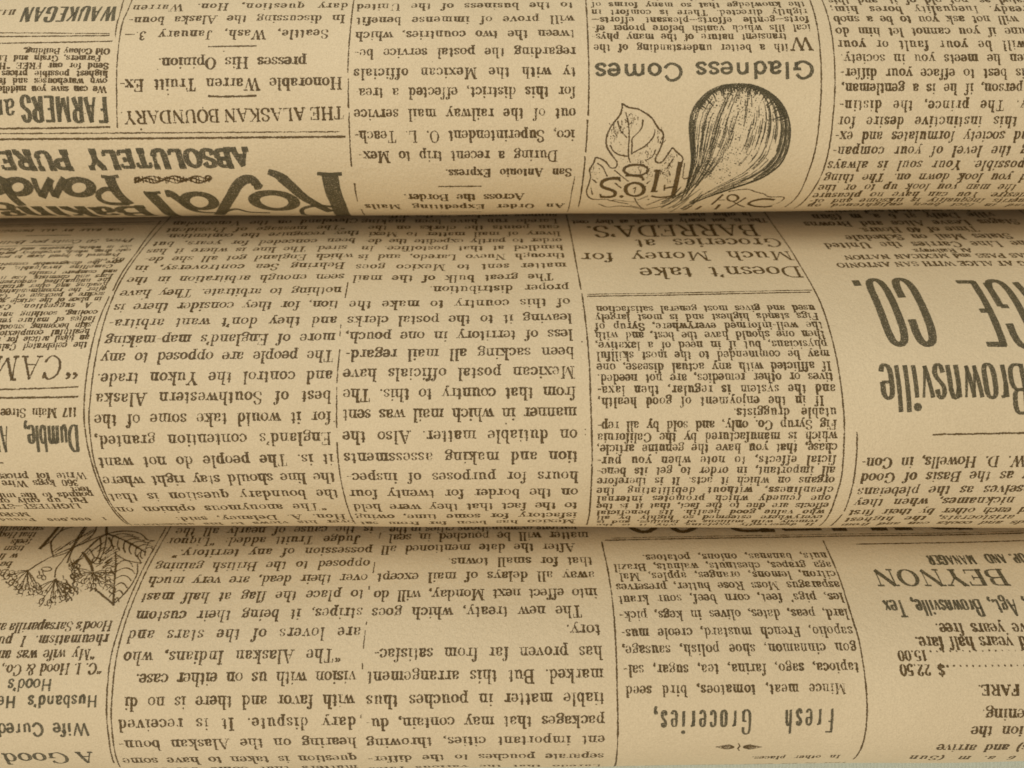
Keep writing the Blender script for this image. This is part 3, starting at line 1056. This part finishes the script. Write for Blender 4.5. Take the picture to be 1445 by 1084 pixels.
# stray flecks of ink
b = Print(TOP, "ink_flecks")
for x, y, r in ((199, 183, 1.4), (222, 98, .9), (316, 73, .9), (237, 133, .9), (286, 152, .8), (120, 160, .6), (610, 88, .5), (500, 103, 1.0)):
    b.dot(x, y, r)
b.build(R1)['kind'] = 'stuff'

# ------------------------------------------------------------------ MIDDLE ROLL
R2 = build_roll(MID, "middle tan paper roll, printed with large CO. and Brownsville lettering at its right")
m3r = edge([(303, 786), (313, 787), (331, 791), (340, 793), (361, 797), (375, 799), (406, 803), (427, 804.6), (449, 807), (471, 808),
            (496, 810), (524, 811), (553, 813), (582, 814), (613, 815), (644, 815.6), (696, 816), (715, 815), (728, 814), (738, 812)])
m3l = edge([(303, 508), (313, 510), (331, 514), (340, 514), (349, 510), (361, 506), (375, 502), (391, 498), (427, 493), (449, 490),
            (471, 488), (496, 487), (524, 484), (553, 484), (582, 483), (613, 483), (644, 485), (672, 489), (696, 492), (715, 498), (728, 501)])
column(MID, R2, [
    (303.7, "suppers members in the differ-", 786, 530), (312.2, "Laredo run have been making"), (321, "can points the clerks on the", None, 520),
    (330, "livery of mail matter to Mexi-"), (339.6, "order to partly expedite the de-"), (349.5, "handled at that postoffice. In"),
    (361.3, "through Nuevo Laredo, and is"), (375.3, "matter sent to Mexico goes"),
    (391, "The great bulk of the mail", 781), (406, "proper distribution.", None, 606), (427, "of this country to make the"),
    (449, "leaving it to the postal clerks"), (471.8, "less of territory in one pouch,"), (497, "been sacking all mail regard-"),
    (524.4, "Mexican postal officials have"), (553.4, "from that country to this. The"), (582.4, "manner in which mail was sent"),
    (613.4, "on dutiable matter. Also the"), (643.8, "tion and making assessments"), (671.8, "hours for purposes of inspec-"),
    (695, "on the border for twenty four"), (714, "to the fact that they were held"), (727.8, "isfactory for some time, owing"),
    (736.8, "Mexico has been far from sat-")],
    style(10.7, 1.06, thick=2.5, thin=1.0, sw=1.3, asc=1.35, cap=1.12), m3r, m3l, -0.010)
m2r = edge([(313, 507), (323, 488), (330, 508), (341, 503), (352, 490), (363, 499), (376, 487), (392, 486), (411, 482), (430, 478),
            (452, 476), (477, 473), (501, 471), (530, 469), (559, 467), (618, 467), (650, 470), (675, 472), (699, 477), (718, 458), (731, 488)])
m2l = edge([(313, 244), (323, 235), (330, 236), (341, 217), (352, 207), (363, 204), (376, 190), (392, 180), (411, 170), (430, 161),
            (452, 154), (477, 148), (501, 142), (530, 137), (559, 135), (590, 133), (618, 134), (650, 139), (675, 145), (699, 154),
            (717, 165), (731, 251), (739, 190)])
column(MID, R2, [
    (313.5, "Cleveland on the Venezuelan"), (322.8, "\u201cThe message of President"), (331, "they recognize the contention."),
    (341.6, "been conceded for years, but"), (352, "sired. The line is where it has"), (363.3, "which England got all she de-"),
    (376, "Behring Sea controversy, in"), (392.2, "seen enough arbitration in the"), (411, "nothing to arbitrate. They have"),
    (430.5, "tion, for they consider there is"), (453, "and they don't want arbitra-"), (477, "more of England's map-making"),
    (501.6, "The people are opposed to any"), (530.5, "and control the Yukon trade."), (559, "best of Southwestern Alaska"),
    (589, "for it would take some of the"), (618.5, "England's contention granted,"), (649, "it is. The people do not want"),
    (675.3, "the line should stay right where"), (698.5, "the boundary question is that"), (717, "\u201cThe anonymous opinion on"),
    (730.6, "Hon. A. Delaney, said:"), (738.4, "over his views to his ancestors", 500, 190)],
    style(10.7, 1.06, thick=2.5, thin=1.0, sw=1.3, asc=1.35, cap=1.12), m2r, m2l, -0.014)

# patent medicine column
m4r = edge([(434, 1149), (446, 1154), (459, 1160), (472, 1163), (486, 1167), (499, 1170), (517, 1172), (532, 1175), (548, 1178),
            (580, 1180), (615, 1180.6), (631, 1181), (649, 1179), (677, 1177), (691, 1175), (702, 1171.5), (712, 1169), (722, 1163),
            (729, 1160), (735, 1154), (740, 1148)])
m4l = edge([(434, 841), (446, 839), (472, 840), (532, 843), (600, 843), (739, 842)])
column(MID, R2, [
    (435, "used and gives most general satisfaction"), (446.6, "Figs stands highest and is most largely"),
    (459.4, "the well-informed everywhere, Syrup of"), (472, "then one should have the best, and with"),
    (486, "physicians, but if in need of a laxative,"), (500, "may be commended to the most skillful"),
    (516.5, "If afflicted with any actual disease, one"), (532, "tives or other remedies, are not needed."),
    (548.5, "and the system is regular, then laxa-"), (565, "If in the enjoyment of good health,", 1162, 844),
    (580.5, "utable druggists.", None, 1035), (598.5, "Fig Syrup Co. only, and sold by all rep-"),
    (615, "which is manufactured by the California"), (631, "chase, that you have the genuine article,"),
    (648, "ficial effects, to note when you pur-"), (663, "all important, in order to get its bene-"),
    (677, "organs on which it acts. It is therefore"), (690.5, "cleanliness, without debilitating the"),
    (702.2, "one remedy which promotes internal"), (712.4, "effects are due to the fact, that it is the"),
    (721.6, "who value good health. Its beneficial"), (729, "everywhere esteemed so highly by all"),
    (735, "remedy with millions of families, and is"), (739.4, "It deservedly explains why it is the")],
    style(8.6, 0.97, thick=2.15, thin=0.9, sw=1.2, asc=1.2), m4r, m4l, -0.008)
AD = style(19, 1.1, thick=3.6, thin=1.7)
column(MID, R2, [(382, "Doesn't take", 1131, 902)], style(20, 1.15, thick=3.8, thin=1.7), slope=-0.012, name="headline")
column(MID, R2, [(360, "Much Money for", 1118, 819)], AD, slope=-0.012, name="headline")
column(MID, R2, [(341, "Groceries at", 1102, 896)], style(21, 1.0, thick=3.8, thin=1.9), slope=-0.012, name="headline")
column(MID, R2, [(325.5, "BARREDA'S.", 1070, 828)], style(30, 0.62, thick=4.6, thin=2.4), slope=-0.010, name="headline", centre=0.74)
column(MID, R2, [(311, "That is, not nearly as much as they cost", 1082, 807), (302, "In other places", 1060, 958)],
       style(10.5, 0.8, thick=2.6, thin=1.6), slope=-0.010, name="small_print")
rule(MID, R2, [(829, 416), (990, 413), (1145, 409.2)], 1.0, name="cross_rule", wob=0.25)
rule(MID, R2, [(829, 419), (990, 415.8), (1143, 412.3)], 1.8, name="cross_rule")

# stage coach advertisement
SC = style(13.5, 0.9, thick=3.2, thin=1.9)
column(MID, R2, [(295.3, "days included) and arrive", 1370, 1163), (304, "ville Daily at 6 a. m (Sun", 1402, 1146),
                 (314, "Stages Leave Alice and Browns", 1436, 1134.6), (323.3, "Time of 40 Hours.", 1379, 1213),
                 (333.6, "States Mail on Schedule", 1426, 1193), (344.2, "The Line Carries the United", 1462, 1163)],
       SC, slope=-0.006)
column(MID, R2, [(354.2, "At. Railways.", 1372, 1287), (361.5, "KANSAS PASS and MEXICAN NATION.", 1490, 1188),
                 (372.5, "TING AT ALICE WITH SAN ANTONIO", 1476, 1181)],
       style(8.6, 1.05, thick=2.8, thin=1.7), slope=-0.008, name="small_print", centre=0.7)
BIG = style(50, 0.6, thick=10.5, serif=False, cap=1.75, tb=0.78, jit=0.1)
column(MID, R2, [(394, "CO.", 1289, 1200)], BIG, slope=0.0, name="headline", mat=INKB, centre=-0.06)
column(MID, R2, [(396, "STAGE", 1532, 1344)], BIG, slope=0.0, name="headline", mat=INKB, centre=-0.06)
BR = style(49, 0.40, thick=6.4, serif=False, cap=0.98, tb=0.62, asc=0.75, jit=0.1)
column(MID, R2, [(513, "Brownsville", 1446, 1238)], BR, slope=-0.006, name="headline", mat=INKB, centre=-0.04)
rule(MID, R2, [(1316, 613.6), (1330, 612.8), (1345, 612.6), (1395, 612), (1470, 610)], 1.9, name="dash_rule", wob=0.4)
mdl = edge([(650, 1215), (670, 1214), (691, 1209.5), (707, 1205), (721, 1197.6), (731, 1192), (739, 1185)])
column(MID, R2, [(650, "W. D. Howells, in Con-", 1448), (671, "ty as the Basis of Good", 1462), (690.5, "themselves as the plebeians", 1492),
                 (706.6, "or nicknames, when they", 1466), (720.6, "and each other by their first", 1470),
                 (730.6, "on aristocrats, the highest", 1470), (738, "lords and cooks can and from", 1470)],
       style(11.0, 0.95, thick=2.7, thin=1.05), None, mdl, -0.012)

# complexion cream advertisement, far left
TN = style(6.7, 0.97, thick=1.9, thin=0.8, jit=0.2)
column(MID, R2, [
    (349.8, "der in white, brunette and flesh", 186, -4), (355.2, "cate drug, which, exquisitely perfu", 184.5, -4),
    (360.9, "Prepared in liquid form to pow", 169, -6), (366, "try, etc.", 176, 133), (371.2, "give the disagreeable cosmetic", 171.6, -8),
    (377, "Camelline invaluable, to", 159, -4), (383.6, "and compare results", 165, 41.5), (390.4, "Ears and chemists. Use it", 159, 1),
    (396.4, "the unqualified endorsem", 156, -4), (402.6, "Reading and other artists", 152, -2), (409, "after the recommendation", 149.5, -6),
    (416, "secure a package of \u201cCa", 147, -4), (423, "in place of the article so", 143, -3), (431.2, "A suggestion. Cal", 129, -6),
    (441.7, "cooling, soothing and", 137.5, -3), (450.6, "ladies of mature yea", 134, -3), (459.6, "skin becoming smooth", 129, -7),
    (468.8, "healthful complexion", 126.4, -8), (477.4, "an ideal article for t", 125.5, -3), (487.3, "the celebrated Calif", 122.7, -6)],
    TN, slope=-0.030, name="small_print")
column(MID, R2, [(340.5, "Price, 50 Cents per Bottle", 188.6, -8)], style(8.4, 1.15, thick=2.3, thin=0.9, slant=0.1), slope=-0.022, name="small_print")
column(MID, R2, [(325, "FOR SALE BY ALL DRUGGIS", 174.7, -6)], style(5.4, 1.1, thick=2.0, thin=1.0), slope=-0.014, name="small_print", centre=0.74)
rule(MID, R2, [(37, 333.2), (66, 332.4), (72, 332.4), (100, 332)], 1.2, name="dash_rule")
rule(MID, R2, [(-15, 348.6), (50, 347), (104, 345.8)], 1.0, name="dash_rule")
rule(MID, R2, [(-20, 317.8), (110, 315.6), (233, 313)], 1.2, name="cross_rule")
rule(MID, R2, [(-20, 320.0), (110, 318.2), (229, 316.2)], 0.7, name="cross_rule", wob=0.3)
b = Print(MID, "headline")
b.line("CAM", 502.5, 91, -8, style(23.4, 1.0, thick=3.3, thin=2.0, slant=-0.03, jit=0.1), -0.020, -0.03)
b.line("\u201c", 502.5, 116, 94, style(23.4, 0.9, thick=2.6, thin=1.6, slant=0.0), -0.020, -0.03)
b.build(R2)
rule(MID, R2, [(-20, 550.4), (60, 548), (110, 546)], 1.7, name="cross_rule", wob=0.3)
rule(MID, R2, [(-20, 562), (60, 561), (110, 560)], 2.1, name="cross_rule", wob=0.2)
column(MID, R2, [(581, "117 Main Stree", 108.6, 1)], style(8.4, 0.95, thick=2.2, thin=0.9), slope=-0.01, name="small_print")
column(MID, R2, [(600, "Dumble,", 110.7, 34), (600.5, "AR", 12, -14)], style(25, 0.37, thick=4.2, serif=False, tb=0.55, cap=1.02),
       slope=-0.012, name="headline", mat=INKB, centre=-0.02)
rule(MID, R2, [(-12, 653.6), (5, 653)], 2.2, curve=False, name="dash_rule")
SM = style(7.2, 1.15, thick=2.2, thin=0.9)
column(MID, R2, [(670.8, "Write for prices", 121.8, -3), (680.7, "360 kegs Wire", 110.7, 3), (690, "feet", 126.6, 99.6),
                 (697.8, "pounds to the mile", 131.5, -8), (705.4, "Put up only on", 122.5, -4)], SM, slope=-0.012, name="small_print")
column(MID, R2, [(714, "LIGHTEST\u2014STR", 114, -10), (725.4, "MORE", 42, -6), (732.4, "1 000,000 Pounds", 151, -8)],
       style(7.2, 1.15, thick=2.3, thin=1.1), slope=-0.006, name="small_print", centre=0.74)

rules(MID, R2, [[(242, 305), (221, 328), (203, 349), (187, 370), (166, 404), (147, 453), (135, 504), (128, 555), (125.6, 590), (128, 620),
                 (133, 651), (142, 679), (156, 710), (172, 730), (186, 741)]], 1.4)
rules(MID, R2, [[(227, 312), (210, 332), (192, 357), (173, 383), (159, 410)], [(154, 418), (138, 456), (126, 504), (119.5, 555), (118.5, 590),
                 (122, 620), (130, 655), (142, 689), (163, 724), (181, 740)]], 1.5)
rules(MID, R2, [[(491, 399), (489, 410), (487, 420)], [(481, 458), (480.4, 463)], [(480, 467), (479.4, 474)], [(479.2, 492.5), (477, 515), (475, 540)],
                [(475, 546), (474.5, 575), (474.7, 604)], [(475, 625), (479, 667), (489.7, 714.6), (501.5, 739.6)]], 1.2)
rules(MID, R2, [[(799, 303), (805, 328), (813, 372), (819.7, 409.6)], [(821, 415), (827, 461), (831.6, 516), (833, 554), (834.7, 607),
                 (835.5, 651.5), (834, 691), (831.6, 725), (827.6, 741)]], 1.7)
rules(MID, R2, [[(1078, 297), (1110, 342.6), (1132, 378.6), (1157, 425.6), (1173.7, 478), (1186, 543), (1190.3, 589), (1189.8, 636),
                 (1186, 675), (1178, 702.7), (1168, 727.6), (1156, 741)]], 1.5)
rules(MID, R2, [[(1208.7, 609.7), (1208.4, 635), (1206.5, 660), (1201, 691), (1190.7, 720.8)], [(1188, 725), (1180, 734), (1172, 741)]], 1.6)
rules(MID, R2, [[(1430, 292), (1438, 298), (1452, 308)]], 1.2)
b = Print(MID, "ink_flecks")
for x, y, r in ((200, 422, 1.0), (193, 489, .8), (714, 598, .9), (822, 434, .7), (822, 438, .7), (821, 483, .8), (826, 606, .7), (826, 613, .6), (471, 595, .8)):
    b.dot(x, y, r)
b.build(R2)['kind'] = 'stuff'

# ------------------------------------------------------------------ BOTTOM ROLL
R3 = build_roll(LOW, "lowest tan paper roll printed with Fresh Groceries and a leafy flower drawing")
BB = style(10.6, 1.06, thick=2.5, thin=1.0, sw=1.3, asc=1.35, cap=1.12)
l3r = edge([(743, 826), (756, 830.7), (791, 836), (812, 839.5), (837, 842.8), (887, 847.7), (919, 850), (952, 851.6), (985, 853), (1045, 853.5), (1070, 852), (1082, 849)])
l3l = edge([(743, 550), (756, 549), (772, 538), (812, 532), (837, 527.6), (862, 525), (919, 528.5), (952, 518), (1017, 516), (1045, 517), (1070, 519.4), (1083, 521)])
column(LOW, R3, [
    (745, "various examinations cities in the", 814), (756.3, "matter will be pouched in seal"), (772.7, "After the date mentioned all", 811.7),
    (791.4, "that for small towns.", None, 632), (812, "away all delays of mail except"), (836.8, "into effect next Monday, will do"),
    (861.8, "The new treaty, which goes", 821.5), (887, "tory.", None, 799), (919.6, "has proven far from satisfac-"),
    (952, "marked. But this arrangement"), (985.4, "tiable matter in pouches thus"), (1017.4, "packages that may contain, du-"),
    (1045.2, "ent important cities, throwing"), (1068.7, "separate pouches to the differ-"), (1082.4, "Laredo that the various rates")],
    BB, l3r, l3l, -0.012)
l2l = edge([(746, 249.6), (761, 236.5), (777, 246), (796, 219), (816, 209.4), (839, 199.6), (865, 191.8), (893, 180.4), (924, 174.5),
            (955, 191.8), (988, 175.5), (1019, 167), (1047, 168), (1071, 173.5), (1083, 178)])
column(LOW, R3, [
    (747, "is the cause of nearly all the", 527), (761, "Judge Truitt added: \u201cLiquor", 509), (777.4, "possession of any territory.\u201d", 525.5),
    (796.3, "opposed to the British gaining", 522), (816.5, "over their dead, are very much", 519), (839.4, "to place the flag at half mast", 513.4),
    (865.5, "stripes, it being their custom", 511.7), (893, "are lovers of the stars and", 509), (924, "\u201cThe Alaskan Indians, who", 481),
    (955, "vision with us on either case.", 502.6), (988, "with favor and there is no di", 500), (1019, "dary dispute. It is received", 502.6),
    (1047.3, "hearing on the Alaskan boun-", 503), (1070.5, "question is taken to have some", 504), (1083.5, "matters that come before us", 505)],
    BB, None, l2l, -0.014)
l4r = edge([(785, 1166.5), (798, 1173), (811, 1178.6), (826, 1184.5), (843, 1189.4), (866, 1196.6), (891, 1203), (914, 1208), (942, 1212), (972, 1194)])
l4l = edge([(785, 907), (798, 866), (811, 867.8), (826, 869.4), (843, 872.7), (866, 874.3), (891, 876.6), (914, 878.5), (942, 879.8), (972, 883)])
column(LOW, R3, [
    (785, "nuts, bananas, onions, potatoes."), (798, "aga grapes, chestnuts, walnuts, Brazil"), (811, "citron, lemons, oranges, apples, Mal-"),
    (826, "asparagus Moss Rose butter, preserves"), (843, "les, pigs' feet, corn beef, sour kraut"), (865.7, "lard, peas, dates, olives in kegs, pick-"),
    (890.7, "sapolio, French mustard, creole mus-"), (914.5, "gon cinnamon, shoe polish, sausage,"), (942.2, "tapioca, sago, farina, tea, sugar, sal-"),
    (971.6, "Mince meat, tomatoes, bird seed")], style(9.2, 0.97, thick=2.2, thin=0.9, sw=1.2, asc=1.2), l4r, l4l, -0.012)
GRO = style(23.5, 0.42, track=0.3, thick=3.7, serif=False, tb=0.7, cap=1.04, asc=1.1)
column(LOW, R3, [(1000.5, "Fresh", 1178, 1107)], GRO, slope=-0.01, name="headline", mat=INKB, centre=-0.02)
column(LOW, R3, [(1002.5, "Groceries,", 1062, 923)], GRO, slope=-0.012, name="headline", mat=INKB, centre=-0.02)
b = Print(LOW, "ornament")
for sx in (-1, 1):
    b.stroke([(1042.5 + sx * 7, 1054), (1042.5 + sx * 14, 1051.5), (1042.5 + sx * 22, 1052.5), (1042.5 + sx * 32, 1054)], 3.0, w1=0.6)
    b.stroke([(1042.5 + sx * 7, 1054.4), (1042.5 + sx * 14, 1056.5), (1042.5 + sx * 22, 1056), (1042.5 + sx * 32, 1054)], 3.0, w1=0.6)
    b.stroke([(1042.5 + sx * 9, 1054), (1042.5 + sx * 24, 1054)], 2.2)
b.stroke([(1042, 1049), (1044, 1053), (1041, 1056), (1043, 1059)], 1.4)
b.dot(1042.5, 1054, 1.0)
b.build(R3)
column(LOW, R3, [(1068.4, "In other places.", 1186, 1060.4)], style(7.6, 1.0, thick=2.0, thin=0.9), slope=-0.012, name="small_print")
column(LOW, R3, [(1079.0, "That is, not nearly as much as they cost", 1196, 868)], style(7.6, 1.0, thick=2.0, thin=0.9), slope=-0.018, name="small_print")

# tops of the letters that show in the crease
b = Print(LOW, "headline")
b.line("RIVER", 749.0, 1378, 1018, style(40, 1.0, thick=9, thin=4.5, serif=True, cap=1.0), -0.017, 1.56)
b.line("CO", 752.5, 996, 880, style(40, 0.8, thick=9, thin=4.5, serif=False, cap=1.0), -0.010, 1.56)
b.build(R3)
rule(LOW, R3, [(854, 762.6), (1150, 757.4), (1470, 751.4)], 1.7, name="cross_rule")
rule(LOW, R3, [(862, 759.6), (1150, 754.6), (1470, 748.6)], 0.6, name="cross_rule", wob=0.3)
rule(LOW, R3, [(1208.6, 768), (1330, 765), (1470, 762)], 1.5, name="cross_rule")

# ticket agent advertisement
AG = style(10.6, 0.66, thick=3.9, serif=False, cap=1.12, tb=0.6, slant=0.0)
column(LOW, R3, [(789, "MANAGER", 1376.5, 1309)], AG, slope=-0.010, name="headline", mat=INKB, centre=0.8)
column(LOW, R3, [(787, "PROP. AND", 1466, 1391)], AG, slope=-0.010, name="headline", mat=INKB, centre=0.8)
column(LOW, R3, [(814.5, "BEYNON", 1422, 1232)], style(19.4, 1.05, thick=5.4, thin=1.7, cap=1.0), slope=-0.006, name="headline", mat=INKB, centre=0.74)
column(LOW, R3, [(853, "M, Agt., Brownsville, Tex", 1466, 1247)], style(15.4, 0.60, thick=3.8, serif=False, tb=0.6, cap=1.12, asc=1.1),
       slope=-0.010, name="headline", mat=INKB)
column(LOW, R3, [(885.3, "ve years free.", 1448, 1321), (904.6, "and years half fare.", 1470, 1292)], style(11.4, 0.92, thick=2.9, thin=1.1), slope=-0.006)
b = Print(LOW, "price_list")
ST = style(9.4, 0.92, thick=2.7, thin=1.1)
b.line("15.00", 925.5, 1308, 1267, ST, -0.004, 0.74)
b.line("$ 22.50", 945.8, 1333, 1270, style(10.4, 0.95, thick=2.9, thin=1.2), -0.004, 0.74)
for k in range(17):
    b.dot(1313 + k * 9.2, 919.4 - k * 0.1 + rng.uniform(-.4, .4), rng.uniform(0.7, 1.3))
for k in range(14):
    b.dot(1337 + k * 9.0, 939.9 - k * 0.08 + rng.uniform(-.4, .4), rng.uniform(1.0, 1.6))
b.build(R3)
column(LOW, R3, [(974, "FARE.", 1438.6, 1380)], style(9.2, 0.95, thick=3.2, thin=1.3), slope=-0.004, name="headline", centre=0.74)
column(LOW, R3, [(1006, "evening.", 1468, 1384.5), (1029.5, "ion the", 1443, 1370), (1053, "ays) and arrive", 1472, 1322), (1067.4, "at 6 a. m (Sun", 1470, 1283)],
       style(11.6, 0.95, thick=2.8, thin=1.1), slope=-0.006)

# sarsaparilla advertisement, far left
column(LOW, R3, [(1069, "A", 134, 108), (1070, "Good", 98, 4)], style(15.5, 1.15, thick=4.3, thin=1.7), slope=-0.008, name="headline", mat=INKB, centre=0.72)
HS = style(12.6, 0.98, thick=3.5, serif=False, tb=0.75)
column(LOW, R3, [(1027, "Wife Cured", 126.6, -4)], HS, slope=-0.008, name="headline", mat=INKB)
column(LOW, R3, [(987.6, "Husband's He", 138.7, -3), (964.4, "Hood's", 74.4, 11.4)], style(10.6, 0.98, thick=3.1, serif=False, tb=0.75),
       slope=-0.010, name="headline", mat=INKB)
column(LOW, R3, [(942.4, "\u201cC. I. Hood & Co.,", 144, 2), (922.4, "\u201cMy wife was an", 134.5, -3), (902, "rheumatism. I pu", 153, -3),
                 (883, "Hood's Sarsaparilla an", 159, -9)], style(9.6, 0.95, thick=2.5, thin=1.0), slope=-0.018)
column(LOW, R3, [(745, "sarsaparilla", 62, -8), (753.4, "that Hood", 50.7, -8), (763, "feels", 44, 15), (772.6, "tism", 34, 5),
                 (783.5, "w If", 25, -2), (795, "be", 17.4, 0), (806, "Bo", 10, -6)], style(8.0, 1.05, thick=2.3, thin=1.0), slope=-0.02, name="small_print")

# leafy flower drawing
c = crop(0, 740, 6.02)
b = Print(LOW, "flower_drawing")
B = lambda p, w=1.3, w1=None: b.stroke(c(p), w + 0.05, w1=w1, wob=0.15)
B([(905, -10), (903, 40), (908, 85)], 4.0)
B([(905, 80), (1000, 60), (1100, 58), (1170, 70), (1215, 95), (1250, 130), (1310, 140)], 1.6)
B([(905, 80), (1000, 110), (1120, 170), (1240, 240)], 2.4)
B([(1310, 140), (1270, 150), (1240, 200), (1230, 270)], 1.3)
for k, (x, y) in enumerate(((960, 100), (1010, 122), (1060, 146), (1110, 170), (1160, 198), (1205, 222))):
    B([(x, y), (x + 70, y - 22 - k), (min(1300, x + 170), y - 8)], 1.1)
    B([(x, y), (x - 12, y + 50), (x + 5, y + 110 - k * 8)], 1.5)
B([(1205, 222), (1170, 270), (1200, 330)], 1.4)
B([(980, 235), (985, 330), (975, 450), (965, 690)], 2.3)
B([(990, 260), (1060, 300), (1130, 320), (1200, 332)], 1.6)
B([(1170, 335), (1165, 420), (1120, 510), (1050, 600), (965, 680)], 1.7)
B([(965, 680), (890, 620), (800, 545)], 2.2)
for k in range(6):
    y = 300 + k * 60
    r_ = (150, 165, 140, 105, 70, 38)[k] + frng.uniform(-8, 8)
    B([(978, y + 44), (978 + r_ * 0.5, y + 8 + 3 * k), (978 + r_ * 0.85, y + 26 + 4 * k), (978 + r_, y + 62)], 0.9)
    B([(975, y + 64), (975 - r_ * 0.35, y + 50), (975 - r_ * 0.7, y + 82)], 0.9)
B([(905, 80), (800, 120), (700, 165), (600, 200), (450, 265), (330, 330), (240, 390)], 2.0)
B([(905, 85), (810, 140), (720, 230), (640, 330)], 1.6)
B([(720, 15), (660, 110), (600, 210), (520, 320), (475, 380), (465, 450)], 3.2, 1.4)
B([(740, 15), (690, 90), (620, 200), (570, 325)], 2.2)
B([(500, 10), (420, 110), (335, 205)], 5.0)
B([(545, 10), (450, 120), (345, 200)], 1.4)
B([(430, 150), (435, 210), (450, 275)], 2.0)
B([(820, 10), (800, 70), (740, 120), (640, 185)], 1.6)
B([(850, 110), (855, 190), (830, 280), (790, 330)], 1.6)
B([(905, 90), (890, 200), (850, 300)], 1.6)
B([(925, 110), (945, 180), (880, 250)], 2.2)
B([(700, 235), (760, 320), (790, 400)], 4.0)
B([(760, 210), (800, 280)], 1.4)
B([(430, 150), (470, 90), (540, 40), (640, 10)], 1.6)
B([(450, 275), (520, 255), (590, 225), (640, 188)], 1.8)
B([(640, 188), (700, 160), (770, 110), (815, 40)], 1.4)
for k in range(13):
    x, y = 440 + k * 25, 205 - k * 13 + frng.uniform(-8, 8)
    B([(x, y + 40), (x + 40, y + 8), (x + 78, y - 14)], 1.1)
B([(640, 330), (690, 262), (760, 196), (830, 130)], 1.4)
B([(640, 330), (610, 400)], 1.0)
for k in range(13):
    x, y = 585 + k * 20, 330 - k * 14 + frng.uniform(-10, 16)
    B([(x, y + 32), (x + 26, y + 6), (x + 62, y - 18)], 1.1)
for k in range(26):
    x, y = 800 + frng.uniform(0, 170), 200 + frng.uniform(0, 160)
    B([(x, y + 20), (x + 24, y + 4), (x + 56, y - 16)], frng.uniform(0.7, 1.3))
for k in range(26):
    x, y = 950 + frng.gauss(0, 26), 240 + frng.gauss(0, 55)
    b.dot(*c([(x, y)])[0], frng.uniform(0.3, 1.1))
for k in range(14):          # small buds between the clusters
    x, y = frng.choice([(350, 470), (600, 440), (650, 360), (560, 560), (700, 470), (880, 470)])
    x, y = x + frng.gauss(0, 34), y + frng.gauss(0, 30)
    q = c([(x, y)])[0]
    b.ring(q[0], q[1], frng.uniform(2.6, 4.6), frng.uniform(2.0, 3.4), 1.0, rot=frng.uniform(0, 180))
    B([(x, y - 20), (x - 10, y - 52)], 0.9)
# flower clusters hanging down
for (fx, fy, a0, a1, n, ln) in ((232, 392, 60, 172, 11, 185), (470, 470, 25, 150, 12, 200), (785, 415, -15, 200, 14, 135)):
    b.dot(*c([(fx, fy)])[0], 2.6)
    for k in range(n):
        a = math.radians(a0 + (a1 - a0) * (k + frng.uniform(-.3, .3)) / (n - 1))
        L = ln * frng.uniform(0.55, 1.08)
        ex, ey = fx + L * math.cos(a) * 1.15, fy + L * math.sin(a)
        mx_, my_ = fx + L * 0.5 * math.cos(a) + frng.uniform(-12, 12), fy + L * 0.5 * math.sin(a) - 8
        B([(fx, fy), (mx_, my_), (ex, ey)], 1.0)
        q = c([(ex, ey)])[0]
        b.ring(q[0], q[1], frng.uniform(3.2, 5.0), frng.uniform(2.6, 4.0), 1.0, rot=math.degrees(a))
        for j in range(2):
            aa = a + (j - 0.5) * frng.uniform(0.7, 1.4)
            B([(ex + 26 * math.cos(aa), ey + 24 * math.sin(aa)), (ex + 38 * math.cos(aa), ey + 36 * math.sin(aa)),
               (ex + 50 * math.cos(aa + .3), ey + 50 * math.sin(aa + .3))], 1.3, 0.7)
b.ring(*c([(395, 378)])[0], 7, 3.0, 1.3)
b.ring(*c([(820, 310)])[0], 6, 4.4, 1.3)
b.build(R3)

rules(LOW, R3, [[(241, 743), (215.3, 788.8), (192.4, 837.7), (174.5, 886.7), (164.7, 926), (159, 975), (157, 1007.5), (159.8, 1043), (170, 1082)]], 1.4)
rules(LOW, R3, [[(234, 744.7), (209, 788.8), (186, 837.7), (168, 886.7), (157, 926), (151.4, 975), (150.6, 1007), (154, 1043), (161, 1076)]], 1.4)
rules(LOW, R3, [[(529, 794), (528, 800), (526.6, 809)], [(521, 828), (520.6, 832)], [(517.4, 878), (517, 882)], [(515.6, 890), (513, 915)], [(511.7, 936), (511.5, 944)],
                [(537, 752), (535, 760)], [(510, 1008), (509, 1013)]], 1.2)
rules(LOW, R3, [[(849.3, 765), (859, 811.7), (865.6, 860.7), (869, 909.7), (871, 975), (872, 1024), (870.5, 1066), (866, 1090)]], 1.6)
rules(LOW, R3, [[(1161.6, 763), (1183, 811.6), (1199, 860.6), (1212, 903), (1219.4, 945.5), (1223.7, 991), (1222.7, 1024), (1215.5, 1056), (1204, 1072)]], 1.6)
